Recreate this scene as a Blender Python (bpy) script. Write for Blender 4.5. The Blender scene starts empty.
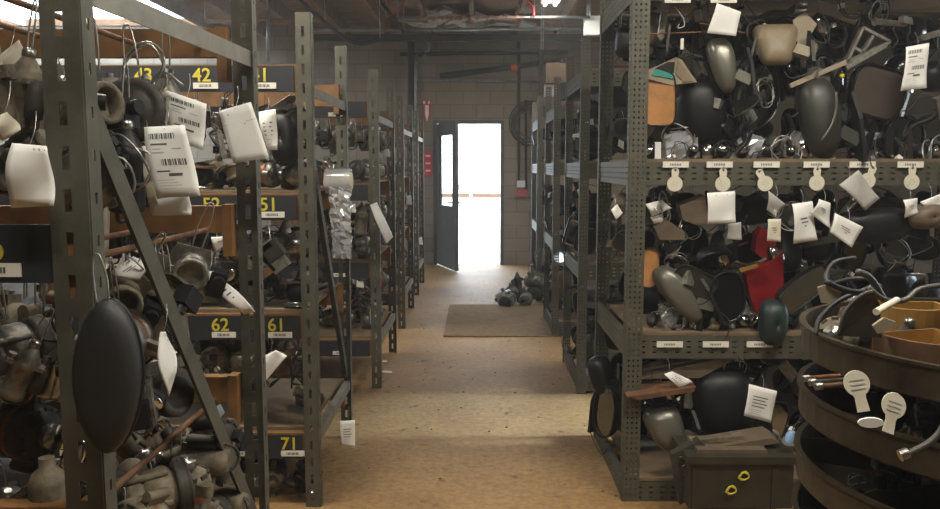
import bpy, bmesh, math, random
from mathutils import Vector, Matrix, Euler
random.seed(11)
PI = math.pi
scn = bpy.context.scene
COL = scn.collection
# ------------------------------------------------------------------ camera, world, exposure
F = 814.0
PITCH, YAW = math.radians(6.24), math.radians(0.46)
CAMLOC = Vector((0, 0, 1.5))
cd = bpy.data.cameras.new('camera')
cam = bpy.data.objects.new('camera', cd); COL.objects.link(cam)
cd.sensor_width = 36.0; cd.lens = 36.0 * F / 940.0
cam.location = CAMLOC
cam.rotation_euler = Euler((PI / 2 - PITCH, 0, YAW))
cd.clip_start = 0.05; cd.clip_end = 300
scn.camera = cam
vs = scn.view_settings
vs.view_transform = 'Standard'; vs.look = 'None'; vs.gamma = 1.0; vs.use_curve_mapping = False
vs.exposure = 0.22
w = bpy.data.worlds.new('world'); scn.world = w; w.use_nodes = True
wn = w.node_tree.nodes['Background']
wn.inputs[0].default_value = (0.78, 0.89, 1.0, 1); wn.inputs[1].default_value = 9.0
sd = bpy.data.lights.new('sun', 'SUN'); sd.energy = 15.0; sd.angle = math.radians(9); sd.color = (0.66, 0.83, 1.0)
sun = bpy.data.objects.new('sun', sd); COL.objects.link(sun); sun.location = (20, 4, 10)
sun.rotation_euler = Vector((-math.cos(math.radians(22)), -0.03, -math.sin(math.radians(22)))).to_track_quat('-Z', 'Y').to_euler()
RM = cam.rotation_euler.to_matrix()
def C(px, py, D):
    d = RM @ Vector(((px - 470) / F, -(py - 254.5) / F, -1))
    return CAMLOC + d * (D / d.y)
def portal(loc, rot, sx, sy):
    l = bpy.data.lights.new('daylight_portal', 'AREA'); l.shape = 'RECTANGLE'; l.size = sx; l.size_y = sy
    l.cycles.is_portal = True
    o = bpy.data.objects.new('daylight_portal', l); COL.objects.link(o); o.location = loc; o.rotation_euler = rot
portal((-0.12, 12.34, 1.06), (-PI / 2, 0, 0), 0.98, 2.12)          # far door
portal((5.98, 4.85, 1.3), (0, PI / 2, 0), 2.6, 1.3)                # loading door at the end of the cross aisle
portal((-5.8, 10.2, 3.54), (0, 0, 0), 3.5, 4.0)                    # roof light

# ------------------------------------------------------------------ materials
MATS = {}
def mat(name, col, rough=0.6, metal=0.0, var=0.25, scale=14.0, bump=0.0, spec=0.5, emit=None, estr=0.0, trans=0.0, col2=None, alpha=1.0):
    m = bpy.data.materials.new(name); m.use_nodes = True
    nt = m.node_tree; b = nt.nodes['Principled BSDF']
    b.inputs['Roughness'].default_value = rough; b.inputs['Metallic'].default_value = metal
    b.inputs['Specular IOR Level'].default_value = spec
    b.inputs['Transmission Weight'].default_value = trans
    b.inputs['Alpha'].default_value = alpha
    c1 = col2 if col2 else tuple(c * (1 - var) for c in col)
    if var > 0 or col2:
        tc = nt.nodes.new('ShaderNodeTexCoord'); nz = nt.nodes.new('ShaderNodeTexNoise')
        nz.inputs['Scale'].default_value = scale; nz.inputs['Detail'].default_value = 6; nz.inputs['Roughness'].default_value = 0.65
        cr = nt.nodes.new('ShaderNodeValToRGB')
        cr.color_ramp.elements[0].position = 0.35; cr.color_ramp.elements[0].color = (*c1, 1)
        cr.color_ramp.elements[1].position = 0.62; cr.color_ramp.elements[1].color = (*col, 1)
        nt.links.new(tc.outputs['Object'], nz.inputs['Vector']); nt.links.new(nz.outputs['Fac'], cr.inputs['Fac'])
        nt.links.new(cr.outputs['Color'], b.inputs['Base Color'])
        if bump > 0:
            bp = nt.nodes.new('ShaderNodeBump'); bp.inputs['Strength'].default_value = bump; bp.inputs['Distance'].default_value = 0.01
            nt.links.new(nz.outputs['Fac'], bp.inputs['Height']); nt.links.new(bp.outputs['Normal'], b.inputs['Normal'])
    else:
        b.inputs['Base Color'].default_value = (*col, 1)
    if emit:
        b.inputs['Emission Color'].default_value = (*emit, 1); b.inputs['Emission Strength'].default_value = estr
    MATS[name] = m
    return m
mat('rack_paint', (0.112, 0.109, 0.084), 0.5, 0.3, 0.4, 9)
mat('rack_grey', (0.10, 0.097, 0.070), 0.55, 0.3, 0.3, 9)
mat('brace_grey', (0.25, 0.24, 0.205), 0.5, 0.3, 0.3, 12)
mat('orange_beam', (0.24, 0.115, 0.035), 0.6, 0.0, 0.5, 7)
mat('board_black', (0.018, 0.02, 0.026), 0.6, 0, 0.2)
mat('yellow', (0.58, 0.49, 0.04), 0.6, 0, 0.1)
mat('label_white', (0.72, 0.70, 0.62), 0.7, 0, 0.1, 30)
mat('paper', (0.78, 0.78, 0.75), 0.8, 0, 0.06, 12)
mat('paper_cream', (0.66, 0.62, 0.50), 0.8, 0, 0.12, 12)
mat('paper_grey', (0.42, 0.41, 0.38), 0.8, 0, 0.15, 12)
mat('ink', (0.09, 0.09, 0.09), 0.8, 0, 0)
mat('ink_faint', (0.38, 0.38, 0.37), 0.8, 0, 0)
mat('plywood', (0.20, 0.14, 0.08), 0.8, 0, 0.4, 5)
mat('cardboard', (0.33, 0.28, 0.20), 0.85, 0, 0.25, 9)
mat('black_plastic', (0.009, 0.009, 0.010), 0.46, 0, 0.2, spec=0.3)
mat('black_gloss', (0.006, 0.006, 0.008), 0.16, 0, 0, spec=0.4)
mat('dark_olive', (0.030, 0.030, 0.024), 0.45, 0, 0.3)
mat('silver_paint', (0.16, 0.155, 0.125), 0.33, 0.4, 0.15)
mat('tan_plastic', (0.22, 0.17, 0.10), 0.5, 0, 0.25)
mat('brown_face', (0.055, 0.042, 0.032), 0.5, 0, 0.2)
mat('brown_plastic', (0.13, 0.095, 0.06), 0.6, 0, 0.3)
mat('chrome', (0.62, 0.62, 0.60), 0.15, 1.0, 0.1)
mat('mirror_glass', (0.30, 0.31, 0.32), 0.06, 1.0, 0)
mat('mirror_dim', (0.10, 0.095, 0.08), 0.25, 0.8, 0.2)
mat('orange_reflection', (0.50, 0.24, 0.09), 0.3, 0, 0.25, 20)  # orange reflection painted in as the colour of mirror faces
mat('red_plastic', (0.20, 0.008, 0.012), 0.35, 0, 0.3)
mat('teal', (0.03, 0.30, 0.24), 0.4, 0, 0.1)
mat('green_dark', (0.010, 0.026, 0.024), 0.5, 0, 0.3)
mat('cast_alu', (0.30, 0.285, 0.25), 0.42, 0.65, 0.55, 25, 0.3)
mat('cast_dirty', (0.20, 0.165, 0.11), 0.7, 0.25, 0.6, 22, 0.4)
mat('cast_dark', (0.06, 0.052, 0.042), 0.6, 0.3, 0.5, 22, 0.3)
mat('steel', (0.42, 0.41, 0.38), 0.28, 0.9, 0.3, 20)
mat('copper', (0.30, 0.13, 0.06), 0.5, 0.7, 0.4, 40)
mat('rust', (0.16, 0.075, 0.035), 0.8, 0.2, 0.5, 20, 0.3)
mat('wire', (0.40, 0.39, 0.36), 0.35, 0.8, 0.1)
mat('rubber', (0.02, 0.02, 0.02), 0.55, 0, 0.2)
mat('hose_grey', (0.075, 0.07, 0.06), 0.5, 0, 0.3)
mat('blue', (0.03, 0.07, 0.22), 0.4, 0, 0.2)
mat('pale_blue', (0.25, 0.40, 0.65), 0.4, 0, 0.1)
mat('bin_steel', (0.085, 0.066, 0.042), 0.45, 0.5, 0.5, 10, 0.15)
mat('scoop_ochre', (0.38, 0.20, 0.04), 0.6, 0, 0.4, 9)
mat('scoop_rust', (0.19, 0.10, 0.05), 0.6, 0.2, 0.4, 9)
mat('battery_green', (0.034, 0.030, 0.018), 0.5, 0, 0.4)
mat('pipe_dark', (0.05, 0.035, 0.03), 0.6, 0.4, 0.3)
mat('pipe_grey', (0.28, 0.29, 0.29), 0.4, 0.6, 0.3)
mat('cord_orange', (0.75, 0.16, 0.05), 0.5, 0, 0.1)
mat('cord_red', (0.6, 0.03, 0.05), 0.5, 0, 0)
mat('joist', (0.24, 0.13, 0.06), 0.8, 0, 0.4, 6)
mat('insulation', (0.45, 0.44, 0.42), 0.9, 0, 0.3, 8, 0.5)
mat('door_paint', (0.10, 0.10, 0.10), 0.55, 0.1, 0.2)
mat('mat_rubber', (0.24, 0.17, 0.10), 0.95, 0, 0.3, 18, 0.5)
mat('sign_red', (0.55, 0.05, 0.07), 0.5, 0, 0.1)
mat('debris', (0.07, 0.045, 0.03), 0.9, 0, 0.4)
mat('white_box', (0.62, 0.66, 0.66), 0.5, 0, 0.1)
mat('tube_glow', (1, 1, 1), 0.5, 0, 0, emit=(1.0, 0.97, 0.90), estr=9)
mat('outdoor_ground', (0.62, 0.62, 0.60), 0.9, 0, 0.15, 2)
mat('brown_box', (0.10, 0.065, 0.04), 0.85, 0, 0.3)
mat('film', (0.62, 0.64, 0.66), 0.12, 0.2, 0, alpha=0.6)
mat('film_core', (0.72, 0.66, 0.48), 0.7, 0, 0.1)

def mat_glass():
    m = bpy.data.materials.new('glass'); m.use_nodes = True; nt = m.node_tree; nt.nodes.clear()
    o = nt.nodes.new('ShaderNodeOutputMaterial'); x = nt.nodes.new('ShaderNodeMixShader'); t = nt.nodes.new('ShaderNodeBsdfTransparent')
    g = nt.nodes.new('ShaderNodeBsdfGlossy'); g.inputs['Roughness'].default_value = .05
    x.inputs[0].default_value = .07; nt.links.new(t.outputs[0], x.inputs[1]); nt.links.new(g.outputs[0], x.inputs[2]); nt.links.new(x.outputs[0], o.inputs[0])
    MATS['glass'] = m
mat_glass()
def mat_concrete():
    m = mat('floor_concrete', (0.40, 0.27, 0.145), 0.62, 0, 0)
    nt = m.node_tree; b = nt.nodes['Principled BSDF']
    tc = nt.nodes.new('ShaderNodeTexCoord')
    def nz(s, d=8, r=0.6):
        n = nt.nodes.new('ShaderNodeTexNoise'); n.inputs['Scale'].default_value = s; n.inputs['Detail'].default_value = d
        n.inputs['Roughness'].default_value = r; nt.links.new(tc.outputs['Object'], n.inputs['Vector']); return n
    def ramp(src, a, ca, bb, cb):
        r = nt.nodes.new('ShaderNodeValToRGB'); e = r.color_ramp.elements
        e[0].position = a; e[0].color = (*ca, 1); e[1].position = bb; e[1].color = (*cb, 1)
        nt.links.new(src, r.inputs['Fac']); return r
    big = ramp(nz(0.9).outputs['Fac'], 0.32, (0.25, 0.14, 0.05), 0.68, (0.46, 0.29, 0.115))
    fine = ramp(nz(26, 10, 0.75).outputs['Fac'], 0.32, (0.50, 0.46, 0.42), 0.62, (1, 1, 1))
    spots = ramp(nz(9, 3, 0.5).outputs['Fac'], 0.27, (0.35, 0.30, 0.26), 0.36, (1, 1, 1))
    def mul(a, bcol):
        x = nt.nodes.new('ShaderNodeMix'); x.data_type = 'RGBA'; x.blend_type = 'MULTIPLY'; x.inputs[0].default_value = 1
        nt.links.new(a, x.inputs[6]); nt.links.new(bcol, x.inputs[7]); return x.outputs[2]
    o = mul(mul(big.outputs[0], fine.outputs[0]), spots.outputs[0])
    nt.links.new(o, b.inputs['Base Color'])
    bp = nt.nodes.new('ShaderNodeBump'); bp.inputs['Strength'].default_value = 0.25; bp.inputs['Distance'].default_value = 0.01
    nt.links.new(fine.outputs[0], bp.inputs['Height']); nt.links.new(bp.outputs[0], b.inputs['Normal'])
mat_concrete()
def mat_block():
    m = mat('concrete_block', (0.2, 0.2, 0.2), 0.85, 0, 0)
    nt = m.node_tree; b = nt.nodes['Principled BSDF']
    tc = nt.nodes.new('ShaderNodeTexCoord'); mp = nt.nodes.new('ShaderNodeMapping')
    mp.inputs['Rotation'].default_value = (-PI / 2, 0, 0)
    br = nt.nodes.new('ShaderNodeTexBrick')
    br.inputs['Scale'].default_value = 1.0; br.inputs['Brick Width'].default_value = 0.4; br.inputs['Row Height'].default_value = 0.2
    br.inputs['Mortar Size'].default_value = 0.008; br.inputs['Mortar Smooth'].default_value = 0.3
    br.inputs['Color1'].default_value = (0.29, 0.25, 0.19, 1); br.inputs['Color2'].default_value = (0.25, 0.22, 0.17, 1)
    br.inputs['Mortar'].default_value = (0.19, 0.168, 0.13, 1)
    nt.links.new(tc.outputs['Object'], mp.inputs[0]); nt.links.new(mp.outputs[0], br.inputs['Vector'])
    n = nt.nodes.new('ShaderNodeTexNoise'); n.inputs['Scale'].default_value = 3; n.inputs['Detail'].default_value = 8
    nt.links.new(tc.outputs['Object'], n.inputs['Vector'])
    r = nt.nodes.new('ShaderNodeValToRGB'); r.color_ramp.elements[0].color = (0.7, 0.68, 0.66, 1); r.color_ramp.elements[1].color = (1.1, 1.1, 1.1, 1)
    nt.links.new(n.outputs['Fac'], r.inputs[0])
    x = nt.nodes.new('ShaderNodeMix'); x.data_type = 'RGBA'; x.blend_type = 'MULTIPLY'; x.inputs[0].default_value = 1
    nt.links.new(br.outputs['Color'], x.inputs[6]); nt.links.new(r.outputs[0], x.inputs[7]); nt.links.new(x.outputs[2], b.inputs['Base Color'])
    bp = nt.nodes.new('ShaderNodeBump'); bp.inputs['Strength'].default_value = 0.4; bp.inputs['Distance'].default_value = 0.01; bp.invert = True
    nt.links.new(br.outputs['Fac'], bp.inputs['Height']); nt.links.new(bp.outputs[0], b.inputs['Normal'])
mat_block()

# ------------------------------------------------------------------ mesh building
class MB:
    def __init__(s): s.v = []; s.f = []; s.m = []; s.s = []; s.mats = []; s.M = Matrix.Identity(4)
    def mi(s, name):
        if name not in s.mats: s.mats.append(name)
        return s.mats.index(name)
    def add(s, vs_, fs, mt, smooth=False):
        o = len(s.v); s.v += [tuple(s.M @ Vector(p)) for p in vs_]; k = s.mi(mt)
        for f in fs: s.f.append(tuple(i + o for i in f)); s.m.append(k); s.s.append(smooth)
        return s
    def merge(s, other, M=Matrix.Identity(4)):
        o = len(s.v); s.v += [tuple(M @ Vector(p)) for p in other.v]
        for f, k, sm in zip(other.f, other.m, other.s):
            s.f.append(tuple(i + o for i in f)); s.m.append(s.mi(other.mats[k])); s.s.append(sm)
    def box(s, c, sz, mt, R=None, taper=1.0):
        hx, hy, hz = sz[0] / 2, sz[1] / 2, sz[2] / 2
        p = []
        for z in (-1, 1):
            t = taper if z > 0 else 1
            for x, y in ((-1, -1), (1, -1), (1, 1), (-1, 1)): p.append(Vector((x * hx * t, y * hy * t, z * hz)))
        if R is not None: p = [R @ q for q in p]
        p = [q + Vector(c) for q in p]
        return s.add(p, [(3, 2, 1, 0), (4, 5, 6, 7), (0, 1, 5, 4), (1, 2, 6, 5), (2, 3, 7, 6), (3, 0, 4, 7)], mt)
    def bar(s, a, b, wd, ht, mt, up=(0, 0, 1)):
        a, b = Vector(a), Vector(b); d = b - a; L = d.length; d.normalize()
        x = d.cross(Vector(up))
        if x.length < 1e-5: x = d.cross(Vector((0, 1, 0)))
        x.normalize(); z = x.cross(d)
        R = Matrix((x, d, z)).transposed()
        return s.box((a + b) / 2, (wd, L, ht), mt, R)
    def lathe(s, a, b, prof, mt, n=16, smooth=True):
        """prof: (t along a-b in metres, radius)"""
        a, b = Vector(a), Vector(b); d = (b - a).normalized()
        x = d.orthogonal().normalized(); y = d.cross(x)
        p = []; f = []
        for t, r in prof:
            for i in range(n):
                an = 2 * PI * i / n; p.append(a + d * t + (x * math.cos(an) + y * math.sin(an)) * max(r, 1e-4))
        for k in range(len(prof) - 1):
            for i in range(n):
                j = (i + 1) % n; f.append((k * n + i, k * n + j, (k + 1) * n + j, (k + 1) * n + i))
        s.add(p, f, mt, smooth)
        o = len(p)
        s.add(p[:n], [tuple(reversed(range(n)))], mt); s.add(p[-n:], [tuple(range(n))], mt)
        return s
    def cyl(s, a, b, r, mt, n=12, r2=None):
        L = (Vector(b) - Vector(a)).length
        return s.lathe(a, b, [(0, r), (L, r if r2 is None else r2)], mt, n)
    def tube(s, pts, r, mt, n=6, sub=4, closed=False):
        P = [Vector(q) for q in pts]
        if sub > 1 and len(P) > 2:
            Q = []; m = len(P)
            rng = range(m) if closed else range(m - 1)
            for i in rng:
                g = (lambda k: P[k % m]) if closed else (lambda k: P[min(max(k, 0), m - 1)])
                p0, p1, p2, p3 = g(i - 1), g(i), g(i + 1), g(i + 2)
                for t in range(sub):
                    u = t / sub
                    Q.append(0.5 * ((2 * p1) + (p2 - p0) * u + (2 * p0 - 5 * p1 + 4 * p2 - p3) * u * u + (3 * p1 - p0 - 3 * p2 + p3) * u ** 3))
            if not closed: Q.append(P[-1])
            P = Q
        m = len(P); V = []; Fc = []; prev = None
        for i, q in enumerate(P):
            if closed: d = P[(i + 1) % m] - P[i - 1]
            else: d = P[min(i + 1, m - 1)] - P[max(i - 1, 0)]
            if d.length < 1e-9: d = Vector((0, 0, 1))
            d.normalize()
            x = prev - d * prev.dot(d) if prev is not None else d.orthogonal()
            if x.length < 1e-6: x = d.orthogonal()
            x.normalize(); prev = x; y = d.cross(x)
            for k in range(n):
                an = 2 * PI * k / n; V.append(q + (x * math.cos(an) + y * math.sin(an)) * r)
        for i in range(m if closed else m - 1):
            i2 = (i + 1) % m
            for k in range(n):
                j = (k + 1) % n; Fc.append((i * n + k, i * n + j, i2 * n + j, i2 * n + k))
        if not closed: Fc.append(tuple(reversed(range(n)))); Fc.append(tuple(range((m - 1) * n, m * n)))
        return s.add(V, Fc, mt, True)
    def sphere(s, c, r, mt, n=12, k=8):
        if not isinstance(r, (tuple, list)): r = (r, r, r)
        V = []; Fc = []
        for i in range(k + 1):
            th = PI * i / k
            for j in range(n):
                ph = 2 * PI * j / n
                V.append((c[0] + r[0] * math.sin(th) * math.cos(ph), c[1] + r[1] * math.sin(th) * math.sin(ph), c[2] + r[2] * math.cos(th)))
        for i in range(k):
            for j in range(n):
                j2 = (j + 1) % n; Fc.append((i * n + j, (i + 1) * n + j, (i + 1) * n + j2, i * n + j2))
        return s.add(V, Fc, mt, True)
    def prism(s, pts, n, th, mt, smooth=False):
        """polygon of 3D points extruded along n by th"""
        P = [Vector(p) for p in pts]; n = Vector(n).normalized() * th; m = len(P)
        V = P + [p + n for p in P]
        Fc = [tuple(reversed(range(m))), tuple(range(m, 2 * m))]
        for i in range(m):
            j = (i + 1) % m; Fc.append((i, j, m + j, m + i))
        return s.add(V, Fc, mt, smooth)
    def plate(s, o, u, v, W, H, cols, pitch, hv, off, mt, th=0.003):
        """perforated plate: origin o, unit dirs u (width) v (length); cols = [(u0,u1)], holes hv long every pitch"""
        o, u, v = Vector(o), Vector(u), Vector(v)
        us = [0.0]
        for a, b in cols: us += [a, b]
        us.append(W)
        vsv = [0.0]; k = 0
        while off + k * pitch + hv < H - 0.005:
            vsv += [off + k * pitch, off + k * pitch + hv]; k += 1
        vsv.append(H)
        bm = bmesh.new()
        g = [[bm.verts.new(o + u * a + v * b) for a in us] for b in vsv]
        for i in range(len(vsv) - 1):
            for j in range(len(us) - 1):
                if i % 2 == 1 and j % 2 == 1: continue
                bm.faces.new((g[i][j], g[i][j + 1], g[i + 1][j + 1], g[i + 1][j]))
        bmesh.ops.recalc_face_normals(bm, faces=bm.faces[:])
        bmesh.ops.solidify(bm, geom=bm.faces[:], thickness=th)
        bm.verts.ensure_lookup_table(); bm.verts.index_update()
        s.add([vv.co.copy() for vv in bm.verts], [tuple(x.index for x in f.verts) for f in bm.faces], mt)
        bm.free(); return s
    def mesh(s, name):
        me = bpy.data.meshes.new(name); me.from_pydata(s.v, [], s.f)
        for n in s.mats: me.materials.append(MATS[n])
        me.polygons.foreach_set('material_index', s.m); me.polygons.foreach_set('use_smooth', s.s)
        me.update(); return me
def link(name, data, parent=None, M=None):
    o = bpy.data.objects.new(name, data); COL.objects.link(o)
    if parent is not None: o.parent = parent
    if M is not None: o.matrix_local = M
    return o
def tag(o, label, cat, group=None):
    o['label'] = label; o['category'] = cat
    if group: o['group'] = group
    return o
def empty(name, loc=(0, 0, 0), label=None, cat=None, group=None):
    e = bpy.data.objects.new(name, None); COL.objects.link(e); e.location = loc
    if label: tag(e, label, cat, group)
    return e
def sub(name, mb, parent, label=None):
    """part: the builder is in world coordinates, its origin follows the parent chain (all translations)"""
    off = Vector((0, 0, 0)); p = parent
    while p is not None: off += p.location; p = p.parent
    if off.length > 0: mb.v = [(a - off.x, b - off.y, c - off.z) for a, b, c in mb.v]
    o = link(name, mb.mesh(name), parent)
    if label: o['label'] = label
    return o
def top(name, mb, label, cat, group=None, base=None):
    """single-mesh thing, world-coordinate builder"""
    if base is None:
        xs = [p[0] for p in mb.v]; ys = [p[1] for p in mb.v]; zs = [p[2] for p in mb.v]
        base = ((min(xs) + max(xs)) / 2, (min(ys) + max(ys)) / 2, min(zs))
    mb.v = [(a - base[0], b - base[1], c - base[2]) for a, b, c in mb.v]
    o = link(name, mb.mesh(name)); o.location = base
    return tag(o, label, cat, group)
def struct(name, mb, parent=None):
    o = link(name, mb.mesh(name), parent)
    if parent is None: o['kind'] = 'structure'
    return o

# ------------------------------------------------------------------ the building
m = MB(); m.box((-1.5, 4.7, -0.05), (15.2, 15.5, 0.1), 'floor_concrete'); struct('floor', m)
YW = 12.3; DX0, DX1, DZ = -0.60, 0.36, 2.12      # far door opening
HC = 3.55
m = MB()
def wallbox(m, x0, x1, y0, y1, z0, z1, mt): m.box(((x0 + x1) / 2, (y0 + y1) / 2, (z0 + z1) / 2), (x1 - x0, y1 - y0, z1 - z0), mt)
for x0, x1, z0, z1 in ((-9, -7.5, 0, HC), (-7.5, -4.15, 0, 3.08), (-7.5, -4.15, 3.5, HC), (-4.15, DX0, 0, HC), (DX0, DX1, DZ, HC), (DX1, 6, 0, HC)):
    wallbox(m, x0, x1, YW, YW + 0.2, z0, z1, 'concrete_block')
struct('wall_back', m)
m = MB(); wallbox(m, -9.2, -9, -3, YW + 0.2, 0, HC, 'concrete_block'); struct('wall_left', m)
m = MB()
wallbox(m, 6, 6.2, -3, 4.2, 0, HC, 'concrete_block'); wallbox(m, 6, 6.2, 5.5, YW + 0.2, 0, HC, 'concrete_block'); wallbox(m, 6, 6.2, 4.2, 5.5, 2.6, HC, 'concrete_block')
struct('wall_right', m)
m = MB(); wallbox(m, -9.2, 6.2, -3.2, -3, 0, HC, 'concrete_block'); struct('wall_rear', m)
m = MB()
RX0, RX1, RY0, RY1 = -7.6, -4.05, 8.2, 12.25
for x0, x1, y0, y1 in ((-9.2, RX0, -3.2, 12.5), (RX1, 6.2, -3.2, 12.5), (RX0, RX1, -3.2, RY0), (RX0, RX1, RY1, 12.5)):
    wallbox(m, x0, x1, y0, y1, HC, HC + 0.1, 'joist')
struct('ceiling', m)
k = 0
x = -8.6
while x < 5.8:
    if not (RX0 - .1 < x < RX1 + .1):
        m = MB(); m.box((x, 4.65, HC - 0.09), (0.05, 15.2, 0.18), 'joist'); k += 1
        struct('trim_%d' % k, m)
    x += 0.61
# roof light
m = MB()
for a in (RX0, -6.7, -5.8, -4.9, RX1 - .05): wallbox(m, a, a + .05, RY0, RY1, HC + .0, HC + .05, 'white_box')
e = struct('window_1', m)
m = MB(); wallbox(m, RX0, RX1, RY0, RY1, HC + .06, HC + .065, 'glass'); struct('window_pane', m, e)
m = MB()
for a in (-7.5, -5.85, -4.2): wallbox(m, a, a + .05, YW + .02, YW + .08, 3.08, 3.5, 'white_box')
e = struct('window_2', m)
m = MB(); wallbox(m, -7.5, -4.15, YW + .04, YW + .046, 3.08, 3.5, 'glass'); struct('window_pane', m, e)
# far door
e = empty('door_1'); e['kind'] = 'structure'
m = MB()
for x0, x1, z0, z1 in ((DX0 - .05, DX0, 0, DZ + .05), (DX1, DX1 + .05, 0, DZ + .05), (DX0, DX1, DZ, DZ + .05)):
    wallbox(m, x0, x1, YW - .03, YW + .12, z0, z1, 'door_paint')
struct('door_frame', m, e)
# open leaf: hinge at DX0, free edge near (pixel 458,273)
hinge = Vector((DX0 + 0.0, YW - 0.03, 0)); ang = math.radians(-71)
u = Vector((math.cos(ang), math.sin(ang), 0)); nn = Vector((-u.y, u.x, 0))
def leafbox(m, a0, a1, z0, z1, t0, t1, mt):
    P = []
    for z in (z0, z1):
        for a, t in ((a0, t0), (a1, t0), (a1, t1), (a0, t1)): P.append(hinge + u * a + nn * t + Vector((0, 0, z)))
    m.add(P, [(3, 2, 1, 0), (4, 5, 6, 7), (0, 1, 5, 4), (1, 2, 6, 5), (2, 3, 7, 6), (3, 0, 4, 7)], mt)
m = MB()
W_ = 0.94
for a0, a1, z0, z1 in ((0, .14, .02, 2.08), (.78, W_, .02, 2.08), (.14, .78, .02, .92), (.14, .78, 1.93, 2.08)):
    leafbox(m, a0, a1, z0, z1 + (.03 if z1 > 2 else 0), 0, .045, 'door_paint')
lf = struct('door_leaf', m, e)
m = MB(); leafbox(m, .14, .78, .92, 1.93, .018, .024, 'glass'); struct('window_pane', m, lf)
m = MB()
for sgn in (-.05, .095):
    p = hinge + u * .87 + nn * sgn + Vector((0, 0, .98)); q = hinge + u * .87 + nn * .02 + Vector((0, 0, .98))
    m.cyl(q, p, .011, 'steel'); m.cyl(p, p - u * .11, .011, 'steel')
struct('door_handle', m, lf)
# loading door frame in the right wall
m = MB()
for y0, y1, z0, z1 in ((4.14, 4.2, 0, 2.66), (5.5, 5.56, 0, 2.66), (4.2, 5.5, 2.6, 2.66)): wallbox(m, 5.95, 6.2, y0, y1, z0, z1, 'door_paint')
struct('door_2', m)
# outside
m = MB(); m.box((0, 35, -0.1), (80, 45, 0.1), 'outdoor_ground'); m.box((20, 4, -0.1), (27, 30, 0.1), 'outdoor_ground'); struct('ground', m)
m = MB(); m.box((0, 27, 0.3), (30, 0.3, 0.6), 'outdoor_ground'); m.box((0, 26.84, 0.52), (30, 0.02, 0.12), 'rust')
o = struct('road_barrier', m); o['label'] = 'pale low barrier with a brown stripe, outside across the yard'

# ------------------------------------------------------------------ lamps
class Proto:
    def __init__(s, name, cat): s.name = name; s.cat = cat; s.parts = []; s.meshes = None; s.mono = None
    def part(s, name, parent=None):
        mb = MB(); s.parts.append((name, mb, parent)); return mb
    def place(s, M, label=None, group=None, lite=False):
        if lite:
            if s.mono is None:
                a = MB()
                for n, mb, p in s.parts: a.merge(mb)
                s.mono = a.mesh(s.name)
            o = link(s.name, s.mono, None, M)
        else:
            if s.meshes is None: s.meshes = [mb.mesh(n) for n, mb, p in s.parts]
            o = bpy.data.objects.new(s.name, None); COL.objects.link(o); o.matrix_local = M
            objs = {}
            for (n, mb, p), me in zip(s.parts, s.meshes): objs[n] = link(n, me, objs[p] if p else o)
        if label: tag(o, label, s.cat, group)
        return o
lampP = Proto('ceiling_light', 'ceiling light')
a = lampP.part('lamp_housing'); a.box((0, 0, 0), (1.25, 0.22, 0.06), 'white_box'); a.box((0, 0, .04), (1.25, 0.1, 0.05), 'white_box')
for yy in (-.06, .06):
    t = lampP.part('tube'); t.cyl((-.6, yy, -.05), (.6, yy, -.05), .018, 'tube_glow', 10)
LAMPS = [((-0.1, 0.55, 3.3), 0, 38, 'over the aisle entrance'), ((1.5, 1.9, 3.3), 0, 62, 'over the round bins'), ((-1.3, 2.95, 3.2), 0, 55, 'over the 41 board'),
         ((-2.6, 7.0, 3.2), 0, 50, 'over the far numbered racks'), ((0.85, 9.1, 3.40), PI / 2, 45, 'glowing under the joists by the hung pipes'), ((2.2, 6.8, 3.2), 0, 40, 'over the far perforated racks')]
for loc, rz, pw, wh in LAMPS:
    o = lampP.place(Matrix.Translation(loc) @ Matrix.Rotation(rz, 4, 'Z'), 'white twin tube ceiling light ' + wh, 'ceiling lights')
    l = bpy.data.lights.new('lamp_glow', 'AREA'); l.shape = 'RECTANGLE'; l.size = 1.2; l.size_y = .2; l.energy = pw; l.color = (1.0, 0.93, 0.80)
    lo = bpy.data.objects.new('lamp_glow', l); COL.objects.link(lo); lo.parent = o; lo.location = (0, 0, -.085)

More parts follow.
